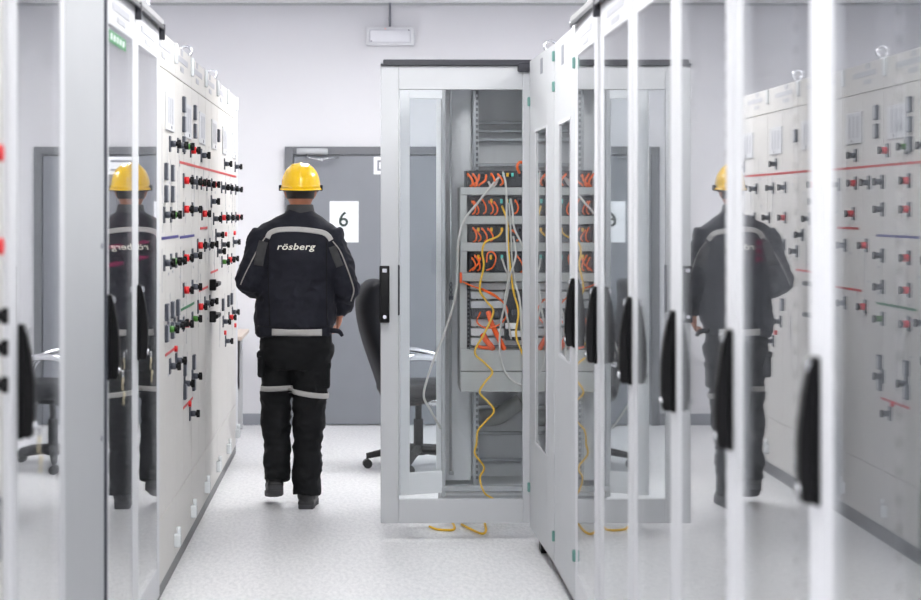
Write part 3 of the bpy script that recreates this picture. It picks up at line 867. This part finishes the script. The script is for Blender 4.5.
cable('straight yellow cable falling from the second row behind the door edge',
      [W3(501.5, 206, -.03), W3(506, 222, -.08), W3(507, 250, -.09), W3(510, 276, -.09), W3(512.5, 293, -.09), W3(517, 311, -.09), W3(514.5, 333, -.09), W3(520, 350, -.09), W3(526, 362, -.09), W3(533, 372, -.08), W3(540, 384, -.06)], 0.0054, 'yellow')
cable('pale thick cable sweeping left from the top module out past the rack',
      [W3(500, 176, -.03), W3(492, 184, -.07), W3(477.5, 202, -.08), W3(464, 219, -.09), W3(457.5, 240, -.09), W3(456.5, 268, -.09), W3(455, 292, -.09), W3(446, 325, -.1), W3(435, 352, -.12), W3(426.5, 376, -.13), W3(423, 394, -.13), W3(430, 408, -.12), W3(440, 427, -.05)], 0.006, 'whitecable')
cable('white cable dropping from the teal plug of the top module into a low loop',
      [W3(502.5, 172, -.03), W3(505, 190, -.08), W3(505.5, 240, -.09), W3(507, 285, -.095), W3(500, 318, -.1), W3(498, 345, -.1), W3(501, 364, -.1), W3(508, 376, -.1), W3(519, 383, -.1), W3(530, 384, -.1), W3(541, 378, -.09), W3(550, 368, -.07)], 0.0055, 'whitecable')
cable('grey-white cable slanting right from the second module row', [W3(510, 199, -.03), W3(511.5, 212, -.07), W3(513, 228, -.08), W3(522, 247, -.085), W3(531, 266, -.085), W3(538, 290, -.08), W3(540, 345, -.07)], 0.0052, 'whitecable')
cable('grey-white cable crossing down from the lowest module row', [W3(501.5, 258, -.03), W3(505, 270, -.08), W3(513, 284, -.085), W3(518, 298, -.085), W3(520, 330, -.08), W3(522, 350, -.07)], 0.0052, 'whitecable')
cable('grey-white cable slanting left beneath the lowest bar', [W3(512, 236, -.075), W3(514.5, 255, -.085), W3(508, 276, -.105), W3(503, 300, -.105), W3(507, 322, -.09), W3(510, 338, -.065)], 0.0052, 'whitecable')
cable('pair of pale cables bundled beside the straight yellow one, inner', [W3(508.5, 203, -.03), W3(509.5, 230, -.075), W3(511, 262, -.075), W3(516, 290, -.075), W3(520, 310, -.07), W3(524, 346, -.065)], 0.0045, 'whitecable')
cable('short white cable at the top module between the teal plugs', [W3(498, 178, -.02), W3(495, 184, -.05), W3(491, 187, -.055), W3(488, 182, -.03)], 0.006, 'whitecable')
# cable ends on the floor under the open door
cable('yellow cable loop lying on the floor under the open door', [(0.335, 9.06, 0.007), (0.37, 8.98, 0.007), (0.44, 8.96, 0.007), (0.46, 9.03, 0.007), (0.455, 9.2, 0.007)], 0.006, 'yellow')
cable('bent yellow cable lying on the floor nearer the right row', [(0.50, 9.12, 0.007), (0.54, 8.98, 0.007), (0.585, 8.86, 0.007), (0.61, 8.94, 0.007), (0.62, 9.15, 0.007)], 0.006, 'yellow')

# narrow glazed side door of the rack, turned out to the left
nd = MB()
nd.box(0, 0.25, -0.02, 0, 0.15, 0.262, 0.002); nd.box(0, 0.25, -0.02, 0, 2.17, 2.26, 0.002); nd.box(0, 0.055, -0.024, 0, 0.15, 2.26, 0.003); nd.box(0.235, 0.25, -0.02, 0, 0.15, 2.26, 0.002)
nd = nd.build('side_door', M['sidewhite'], rk)
nd.location = (-0.222, -0.09, 0); nd.rotation_euler = (0, 0, math.radians(22))
MB().box(0.05, 0.24, -0.013, -0.008, 0.255, 2.175).build('glass_pane', M['glassclear'], nd)

# ------------------------------------------------------------------ office chair behind the door
ch = thing('office_chair', 'black office chair with chrome arms behind the open cabinet door', 'chair', (0.345, 11.2, 0), 0.12)
b = MB()
prof = [(-0.185, 0.405, .04), (-0.19, 0.50, .06), (-0.205, 0.58, .07), (-0.245, 0.70, .075), (-0.29, 0.85, .08), (-0.315, 0.98, .08), (-0.315, 1.08, .075), (-0.29, 1.145, .06), (-0.27, 1.175, .03)]
rings = []
for k, (x, z, th) in enumerate(prof):
    wv = 0.25 * (0.75 + 0.25 * math.sin(PI * min(1, k / 5))) if k < 7 else 0.2 - 0.05 * (k - 7)
    rings.append([(x + th * math.cos(a), wv * math.copysign(abs(math.sin(a)) ** 0.6, math.sin(a)), z) for a in (2 * PI * i / 24 for i in range(24))])
b.loft(rings)
bk = bake(b.build('backrest', M['leather'], ch), [('SUBSURF', dict(levels=1))])
b = MB(); b.box(-0.24, 0.26, -0.25, 0.25, 0.44, 0.54, 0.045, seg=4)
bake(b.build('seat', M['leather'], ch), [('SUBSURF', dict(levels=1))])
b = MB()
for s in (-1, 1):
    MB().tube([(-0.23, s * 0.27, 0.66), (-0.1, s * 0.30, 0.705), (0.05, s * 0.30, 0.70), (0.19, s * 0.30, 0.645), (0.235, s * 0.29, 0.54), (0.17, s * 0.27, 0.44), (0.03, s * 0.22, 0.425)], 0.021, 10, sm=6).build('armrest', M['chrome'], ch)
MB().tube([(-0.19, 0, 0.47), (-0.15, 0, 0.42), (0, 0, 0.41)], 0.03, 10, sm=4).build('back_bracket', M['black'], ch)
b = MB(); b.cyl((0, 0, 0.12), (0, 0, 0.3), 0.03); b.cyl((0, 0, 0.3), (0, 0, 0.42), 0.02); b.box(-0.1, 0.1, -0.09, 0.09, 0.40, 0.445, 0.01)
b.build('column', M['black'], ch)
b = MB(); b.cyl((0, 0, 0.08), (0, 0, 0.14), 0.05, 0.04)
ang = [PI + 2 * PI * k / 5 for k in range(5)]
for a in ang: b.tube([(0.03 * math.cos(a), 0.03 * math.sin(a), 0.115), (0.2 * math.cos(a), 0.2 * math.sin(a), 0.1), (0.325 * math.cos(a), 0.325 * math.sin(a), 0.075)], [0.03, 0.024, 0.018], 8)
b.build('base', M['castor'], ch)
for a in ang:
    x, y = 0.32 * math.cos(a), 0.32 * math.sin(a)
    b = MB(); b.cyl((x, y - 0.026, 0.028), (x, y - 0.006, 0.028), 0.028); b.cyl((x, y + 0.006, 0.028), (x, y + 0.026, 0.028), 0.028); b.cyl((x, y - 0.006, 0.03), (x, y + 0.006, 0.03), 0.02); b.cyl((x, y, 0.03), (x, y, 0.075), 0.008)
    b.build('castor', M['castor'], ch)
MB().tube([(0.06, -0.09, 0.42), (0.1, -0.2, 0.41), (0.11, -0.25, 0.4)], 0.008, 8).box(0.08, 0.14, -0.27, -0.23, 0.385, 0.41, 0.004).build('lever', M['black'], ch)

# ------------------------------------------------------------------ the worker
PX, PY = -0.345, 9.7
pr = thing('person', 'person in yellow helmet and dark workwear walking away down the aisle', 'person', (PX, PY, 0))

def ell_ring(cx, cy, z, rx, ry, n=28, tilt=0.0, e=1.0):
    out = []
    for i in range(n):
        a = 2 * PI * i / n
        c, s = math.cos(a), math.sin(a)
        c = math.copysign(abs(c) ** e, c); s = math.copysign(abs(s) ** e, s)
        out.append((cx + rx * c, cy + ry * s, z + tilt * ry * s))
    return out

def fold(o, amp, sc, sd=0.0, lo=None):
    me = o.data
    off = []
    for v in me.vertices:
        p = v.co
        a = noise.noise(Vector((p.x * sc[0] + sd, p.y * sc[1], p.z * sc[2])))
        c = noise.noise(Vector((p.x * sc[0] * 2.3 + 5 + sd, p.y * sc[1] * 2.3, p.z * sc[2] * 2.1)))
        w = lo(p) if lo else 1.0
        off.append(v.normal * (amp * w * (a + 0.5 * (1 - 2 * abs(c)) - 0.1)))
    for v, d in zip(me.vertices, off): v.co += d
    me.update()

# joints (relative to the person's base point)
L_SH, L_EL, L_WR = (-0.170, 0.01, 1.468), (-0.268, -0.035, 1.215), (-0.185, 0.215, 1.15)
R_SH, R_EL, R_WR = (0.150, 0.01, 1.468), (0.256, -0.01, 1.195), (0.222, 0.12, 1.045)
HIPL, KNL, ANL = (-0.10, 0.0, 0.88), (-0.122, 0.09, 0.56), (-0.122, -0.01, 0.17)
HIPR, KNR, ANR = (0.078, 0.0, 0.88), (0.05, 0.03, 0.53), (0.043, -0.02, 0.09)

# --- bare body, one continuous surface
b = MB()
b.loft([ell_ring(-0.012, 0, z, rx, ry) for z, rx, ry in ((0.84, .13, .10), (0.95, .15, .11), (1.08, .145, .1), (1.2, .15, .1), (1.35, .16, .10), (1.46, .13, .07), (1.53, .06, .045), (1.57, .05, .045))])
b.tube([(0, 0.02, 1.5), (0.003, 0.035, 1.6), (0.005, 0.045, 1.67)], [0.062, 0.056, 0.056], 16)
HC = Vector((0.006, 0.055, 1.705))
b.sphere(HC, 0.074, 0.094, 0.112, 28, 20)
b.sphere(HC + Vector((0, 0.035, -0.065)), 0.052, 0.058, 0.05)
b.sphere(HC + Vector((0, 0.095, -0.02)), 0.014, 0.02, 0.024)                # nose
b.sphere(HC + Vector((0, 0.082, -0.062)), 0.024, 0.012, 0.009)              # lips
for s in (-1, 1):
    b.sphere(HC + Vector((s * 0.078, -0.002, -0.012)), 0.011, 0.019, 0.034, rot=Matrix.Rotation(s * 0.25, 3, 'Y'))
def limbs(pts, rs): b.tube(catmull(pts, 5), rs, 14)
limbs([L_SH, L_EL, L_WR], [0.052, 0.046, 0.03]); limbs([R_SH, R_EL, R_WR], [0.052, 0.046, 0.03])
limbs([HIPL, KNL, ANL], [0.085, 0.056, 0.042]); limbs([HIPR, KNR, ANR], [0.085, 0.056, 0.042])
def hand(w, d, side, curl):
    """palm, four unequal bent fingers and a thumb leaving the side of the palm"""
    w, d = Vector(w), Vector(d).normalized()
    inw = Vector((-side, 0.15, 0)); inw = (inw - d * inw.dot(d)).normalized()      # palm faces the body
    ac = d.cross(inw).normalized()                                                  # across the palm
    if ac.y < 0: ac = -ac
    q = Matrix((ac, inw, d)).transposed()
    b.sphere(w + d * 0.05, 0.041, 0.017, 0.055, rot=q)
    b.tube([w - d * 0.03, w + d * 0.02], [0.028, 0.027], 12)
    for k, L in enumerate((0.066, 0.078, 0.073, 0.056)):
        o = ac * (0.029 - 0.0195 * k)
        p0 = w + d * 0.065 + o
        p1 = w + d * 0.098 + o
        p2 = p1 + (d * math.cos(curl) + inw * math.sin(curl)) * L * 0.5
        p3 = p2 + (d * math.cos(curl * 2) + inw * math.sin(curl * 2)) * L * 0.5
        b.tube([p0, p1, p2, p3], [0.009, 0.009, 0.0085, 0.007], 10)
    t0 = w + d * 0.02 + ac * 0.025
    b.tube([t0, t0 + d * 0.025 + ac * 0.022 + inw * 0.01, t0 + d * 0.055 + ac * 0.026 + inw * 0.022], [0.012, 0.0105, 0.008], 10)
hand(R_WR, Vector(R_WR) - Vector(R_EL) + Vector((0.0, 0.0, -0.06)), 1, 0.55)
hand(L_WR, Vector(L_WR) - Vector(L_EL), -1, 0.7)
body = bake(b.build('body', M['skin'], pr), [('REMESH', dict(mode='VOXEL', voxel_size=0.0055)), ('SMOOTH', dict(factor=0.5, iterations=3))])
for s in (-1, 1):
    MB().sphere(HC + Vector((s * 0.03, 0.08, 0.004)), 0.011).build('eye', M['eye'], pr)

# --- hair at the back of the head
b = MB(); b.sphere(HC + Vector((0, -0.004, 0.002)), 0.079, 0.097, 0.114, 36, 30)
dele = [v for v in b.bm.verts if v.co.z < 1.652 + 0.25 * max(0, v.co.y - 0.03) or v.co.y > 0.075]
bmesh.ops.delete(b.bm, geom=dele, context='VERTS')
bake(b.build('hair', M['hair'], pr), [('SOLIDIFY', dict(thickness=0.004))])

# --- helmet
b = MB()
HZ = 1.722
rows = []
NA = 64
for j in range(15):
    t = j / 14.0
    el = t * PI / 2 * 0.985
    ring = []
    for i in range(NA):
        a = 2 * PI * i / NA
        r = math.cos(el) ** 0.85
        x, y = 0.106 * r * math.cos(a), 0.132 * r * math.sin(a)
        z = 0.132 * math.sin(el) ** 0.92
        rid = 0.005 * sum(math.exp(-((x - c) / 0.011) ** 2) for c in (-0.042, 0, 0.042)) * min(1, 1.6 * math.sin(el))
        ring.append((x, y, z + rid))
    rows.append(ring)
brim = []
for sc_, dz in ((1.0, 0.004), (1.07, -0.006), (1.085, -0.012), (1.05, -0.012), (0.97, 0.0)):
    ring = []
    for i in range(NA):
        a = 2 * PI * i / NA
        f = max(0, math.sin(a)) ** 2 * 0.38 * (1 if sc_ > 1.02 else 0)
        ring.append((0.106 * sc_ * math.cos(a), 0.132 * (sc_ + f) * math.sin(a), dz - 0.012 * f))
    brim.append(ring)
b.loft(brim[::-1] + rows, cap=True)
hm = b.build('helmet', M['helmet'], pr, (0.008, 0.05, HZ), (0.05, 0, 0))
b = MB()
for s in (-1, 1):
    b.box(s * 0.110 - 0.009, s * 0.110 + 0.009, -0.02, 0.03, -0.018, 0.014, 0.005, seg=2)
b.build('clip', M['black'], hm)
b = MB(); b.tube([(0.09 * math.cos(a), 0.112 * math.sin(a), -0.012 - .01 * math.sin(a)) for a in (2 * PI * k / 32 for k in range(32))], 0.011, 8, closed=True)
b.build('headband', M['black'], hm)

# --- jacket
b = MB()
b.loft([ell_ring(cx, cy, z, rx, ry, 36, 0, 0.88) for z, cx, cy, rx, ry in (
    (0.925, -.02, 0, .200, .142), (0.97, -.02, 0, .206, .148), (1.0, -.02, 0, .214, .150), (1.1, -.02, 0, .212, .146), (1.2, -.015, 0, .205, .142), (1.32, -.005, 0, .208, .142),
    (1.42, -.005, .005, .203, .132), (1.49, -.008, .012, .196, .115), (1.535, -.005, .02, .165, .095), (1.562, .0, .027, .125, .082), (1.582, .004, .032, .086, .075), (1.596, .005, .034, .071, .072), (1.622, .006, .038, .067, .074))])
def sleeve(A, B_, C_, ra, rb, rc):
    A, B_, C_ = Vector(A), Vector(B_), Vector(C_)
    P = [A + (A - B_) * 0.02, A * 0.5 + B_ * 0.5, B_, B_ * 0.45 + C_ * 0.55, C_]
    b.tube(catmull(P, 5), [ra * 0.95, ra * 0.93, rb, (rb + rc) / 2, rc], 18)
sleeve(L_SH, L_EL, Vector(L_WR) * 0.9 + Vector(L_EL) * 0.1, 0.086, 0.066, 0.052)
sleeve(R_SH, R_EL, Vector(R_WR) * 0.9 + Vector(R_EL) * 0.1, 0.086, 0.068, 0.054)
for s, A in ((-1, L_SH), (1, R_SH)):
    b.sphere((s * 0.145 - 0.01, 0.012, 1.462), 0.082, 0.088, 0.075)
jk = bake(b.build('jacket', M['fabric'], pr), [('REMESH', dict(mode='VOXEL', voxel_size=0.009)), ('SMOOTH', dict(factor=0.6, iterations=6))])
fold(jk, 0.013, (9, 9, 10), 1.3, lambda p: 0.25 if p.z > 1.5 else (1.35 if abs(p.x) > 0.19 else (0.75 if p.z < 1.33 else 0.25 + 0.5 * max(0, (1.36 - p.z) / 0.03) if p.z < 1.36 else 0.2)))
# --- trousers
b = MB()
b.loft([ell_ring(-0.018, 0, z, rx, ry, 32) for z, rx, ry in ((0.74, .14, .11), (0.80, .185, .135), (0.88, .194, .14), (0.95, .19, .134))])
def leg(H_, K, A, r):
    H_, K, A = Vector(H_), Vector(K), Vector(A)
    P = [H_, H_ * 0.5 + K * 0.5, K, K * 0.5 + A * 0.5, A + (A - K).normalized() * 0.02]
    b.tube(catmull(P, 5), r, 20)
leg(HIPL, KNL, ANL, [0.105, 0.094, 0.080, 0.073, 0.068])
leg(HIPR, KNR, ANR, [0.11, 0.098, 0.085, 0.078, 0.075])
tr = bake(b.build('trousers', M['fabricdk'], pr), [('REMESH', dict(mode='VOXEL', voxel_size=0.008)), ('SMOOTH', dict(factor=0.5, iterations=5))])
fold(tr, 0.013, (6, 6, 10), 4.0, lambda p: 1.2 if p.z < 0.62 else 0.8)

# --- strips laid on the cloth
def bvh_of(o):
    return BVHTree.FromPolygons([v.co[:] for v in o.data.vertices], [p.vertices[:] for p in o.data.polygons])
jb, tb = bvh_of(jk), bvh_of(tr)
def PQ(px, py):
    s = 1800 / PY
    return ((px - 363) / s - PX, EYE - (py - 210) / s)
def hit_back(bv, x, z, off=0.003):
    h = bv.ray_cast(Vector((x, -1.0, z)), Vector((0, 1, 0)))
    return Vector((x, h[0].y - off, z)) if h[0] else None
def back_strip(bv, path, width, name, m, parent, off=0.004, n=8):
    P = catmull([(x, 0, z) for x, z in path], n)
    bm = MB(); prev = None; fs = []
    for i, p in enumerate(P):
        t = (P[min(i + 1, len(P) - 1)] - P[max(i - 1, 0)]).normalized()
        nn = Vector((-t.z, 0, t.x))
        row = []
        for k in range(5):
            q = p + nn * width * (k / 4 - 0.5)
            h = hit_back(bv, q.x, q.z, off)
            row.append(h)
        if any(r is None for r in row): continue
        vs = [bm.bm.verts.new(r) for r in row]
        if prev:
            for k in range(4): fs.append(bm.bm.faces.new((prev[k], prev[k + 1], vs[k + 1], vs[k])))
        prev = vs
    o = bm.build(name, m, parent)
    return bake(o, [('SOLIDIFY', dict(thickness=0.003))])
back_strip(jb, [PQ(*p) for p in ((268, 238), (270.5, 233), (277, 230), (286, 229), (300, 229), (314, 230.5), (324, 232.5), (329, 236), (331.5, 240))], 0.026, 'reflective_stripe', M['reflect'], jk)
back_strip(jb, [PQ(*p) for p in ((273, 330.5), (290, 331), (306, 331), (322.5, 331))], 0.036, 'reflective_stripe', M['reflect'], jk)
back_strip(jb, [PQ(*p) for p in ((258.5, 325), (275, 325.7), (300, 326), (333, 325.5))], 0.004, 'hem_seam', M['black'], jk, 0.002)
for seam in ([(269, 238), (269, 270), (270, 300), (271, 325)], [(327, 240), (327, 270), (327, 300), (328, 325)]):
    back_strip(jb, [PQ(*p) for p in seam], 0.005, 'seam', M['black'], jk, 0.0015)
for pth in ([(266, 237), (259, 248), (252, 262), (246, 274), (241.5, 284)], [(333, 241), (340, 250), (346, 264), (351, 278), (354, 290), (351, 301)]):
    back_strip(jb, [PQ(*p) for p in pth], 0.006, 'piping', M['piping'], jk, 0.003)
back_strip(jb, [PQ(*p) for p in ((264.5, 241), (261.5, 253), (259.5, 265))], 0.05, 'side_panel', M['fabriclt'], jk, 0.002)
back_strip(jb, [PQ(*p) for p in ((332.5, 246), (336.5, 257), (340, 266))], 0.04, 'side_panel', M['fabriclt'], jk, 0.002)
# collar fold
b = MB()
b.loft([ell_ring(0.006, 0.036, z, rx, ry, 32) for z, rx, ry in ((1.585, .080, .08), (1.605, .074, .079), (1.628, .070, .077), (1.630, .063, .070), (1.606, .062, .068))], cap=False)
b.build('collar', M['fabriclt'], jk)
# waist tab
MB().tube([(0.17, -0.06, 0.955), (0.215, -0.06, 0.95), (0.235, -0.055, 0.925)], [0.014, 0.013, 0.009], 8, sm=4).build('waist_tab', M['fabric'], jk)
# lettering on the back
me = font_mesh('r\u00f6sberg', 0.062, 0.0005, 0.0009, 0.22, 1.06)
tbm = bmesh.new(); tbm.from_mesh(me)
bmesh.ops.triangulate(tbm, faces=tbm.faces[:])
for _ in range(3):
    bmesh.ops.subdivide_edges(tbm, edges=[e for e in tbm.edges if e.calc_length() > 0.006], cuts=1)
    bmesh.ops.triangulate(tbm, faces=tbm.faces[:])
tbm.to_mesh(me); tbm.free()
xs = [v.co.x for v in me.vertices]; x0, x1 = min(xs), max(xs)
cx, cz = PQ(297.2, 245.9)
ws = 0.205 / (x1 - x0)
for v in me.vertices:
    x = cx + (v.co.x - (x0 + x1) / 2) * ws; z = cz + v.co.y * ws * 0.78 - 0.003
    h = hit_back(jb, x, z, 0.006 + v.co.z)
    v.co = h if h else Vector((x, -0.14, z))
me.materials.append(M['print'])
o = bpy.data.objects.new('lettering', me); COL.objects.link(o); o.parent = jk
# knee bands around each leg
def leg_band(cx, cy, zc, width, slope):
    bm = MB(); rows = []
    for i in range(41):
        a = 2 * PI * i / 40
        row = []
        for k in range(4):
            d = Vector((math.cos(a), math.sin(a), 0))
            z = zc + width * (k / 3 - 0.5) + slope * math.cos(a) * 0.1
            c = Vector((cx, cy, z))
            h = tb.ray_cast(c + d * 0.14, -d)
            if h[0] is None or (h[0] - c).length > 0.12: row.append(c + d * 0.09)
            else: row.append(h[0] + d * 0.004)
        rows.append([bm.bm.verts.new(r) for r in row])
    for A, B_ in zip(rows, rows[1:]):
        for k in range(3): bm.bm.faces.new((A[k], A[k + 1], B_[k + 1], B_[k]))
    bmesh.ops.remove_doubles(bm.bm, verts=bm.bm.verts[:], dist=0.0002)
    return bake(bm.build('reflective_band', M['reflect'], tr), [('SOLIDIFY', dict(thickness=0.003))])
leg_band(-0.118, 0.065, 0.637, 0.028, 0.04)
leg_band(0.055, 0.025, 0.612, 0.028, -0.14)
# cargo pockets
b = MB(); b.box(-0.222, -0.182, -0.05, 0.07, 0.70, 0.83, 0.014, seg=3); b.box(-0.226, -0.182, -0.053, 0.073, 0.805, 0.84, 0.01, seg=3)
b.build('cargo_pocket', M['fabricdk'], tr)
b = MB(); b.box(0.125, 0.168, -0.05, 0.07, 0.64, 0.77, 0.014, seg=3); b.box(0.123, 0.173, -0.053, 0.073, 0.745, 0.78, 0.01, seg=3)
b.build('cargo_pocket', M['fabricdk'], tr)

# --- boots
def boot(ankle, pitch, yaw):
    b = MB()
    b.sphere((0, -0.01, 0.06), 0.044, 0.055, 0.05); b.sphere((0, 0.1, 0.05), 0.05, 0.10, 0.04); b.sphere((0, 0.15, 0.045), 0.047, 0.06, 0.038)
    b.tube([(0, 0, 0.05), (0, 0.0, 0.16)], [0.052, 0.053], 16); b.sphere((0, 0.06, 0.075), 0.042, 0.08, 0.05)
    b.box(-0.045, 0.045, -0.06, 0.2, 0.012, 0.05, 0.016, seg=2)
    o = bake(b.build('boot', M['boot'], pr), [('REMESH', dict(mode='VOXEL', voxel_size=0.006)), ('SMOOTH', dict(factor=0.5, iterations=4))])
    s = MB()
    outline = [(-0.038, -0.06), (0.038, -0.06), (0.044, -0.02), (0.042, 0.05), (0.052, 0.12), (0.046, 0.18), (0.02, 0.215), (-0.02, 0.215), (-0.046, 0.18), (-0.052, 0.12), (-0.042, 0.05), (-0.044, -0.02)]
    s.prism(outline, 0.0, 0.024, 0, 'z', 0.003)
    s.build('sole', M['sole'], o)
    o.rotation_euler = (pitch, 0, yaw); o.location = ankle
    return o
boot((0.043, -0.02, 0.0), 0.0, -0.08)
boot((-0.128, -0.01, 0.085), -0.30, 0.1)

# ------------------------------------------------------------------ camera and light
cam_d = bpy.data.cameras.new('camera'); cam = bpy.data.objects.new('camera', cam_d); COL.objects.link(cam)
cam.location = (0, 0, EYE); cam.rotation_euler = (PI / 2, 0, 0)
cam_d.sensor_fit = 'HORIZONTAL'; cam_d.sensor_width = 36.0
cam_d.lens = 1800 / 921 * 36
cam_d.shift_x = (460.5 - 363) / 921
cam_d.shift_y = -(300 - 210) / 921
cam_d.clip_start = 0.05
cam_d.dof.use_dof = True
cam_d.dof.focus_distance = 9.3
cam_d.dof.aperture_fstop = 3.0
SC.camera = cam

w = bpy.data.worlds.new('world'); SC.world = w; w.use_nodes = True
w.node_tree.nodes['Background'].inputs[0].default_value = (1, 1, 1, 1)
w.node_tree.nodes['Background'].inputs[1].default_value = 0.3

vs = SC.view_settings
vs.view_transform = 'Standard'; vs.look = 'None'; vs.gamma = 1.0; vs.exposure = 1.45; vs.use_curve_mapping = False
cy = SC.cycles
cy.max_bounces = 12; cy.diffuse_bounces = 6; cy.glossy_bounces = 6; cy.transmission_bounces = 6; cy.transparent_max_bounces = 48
cy.caustics_reflective = False; cy.caustics_refractive = False
cy.sample_clamp_indirect = 6.0
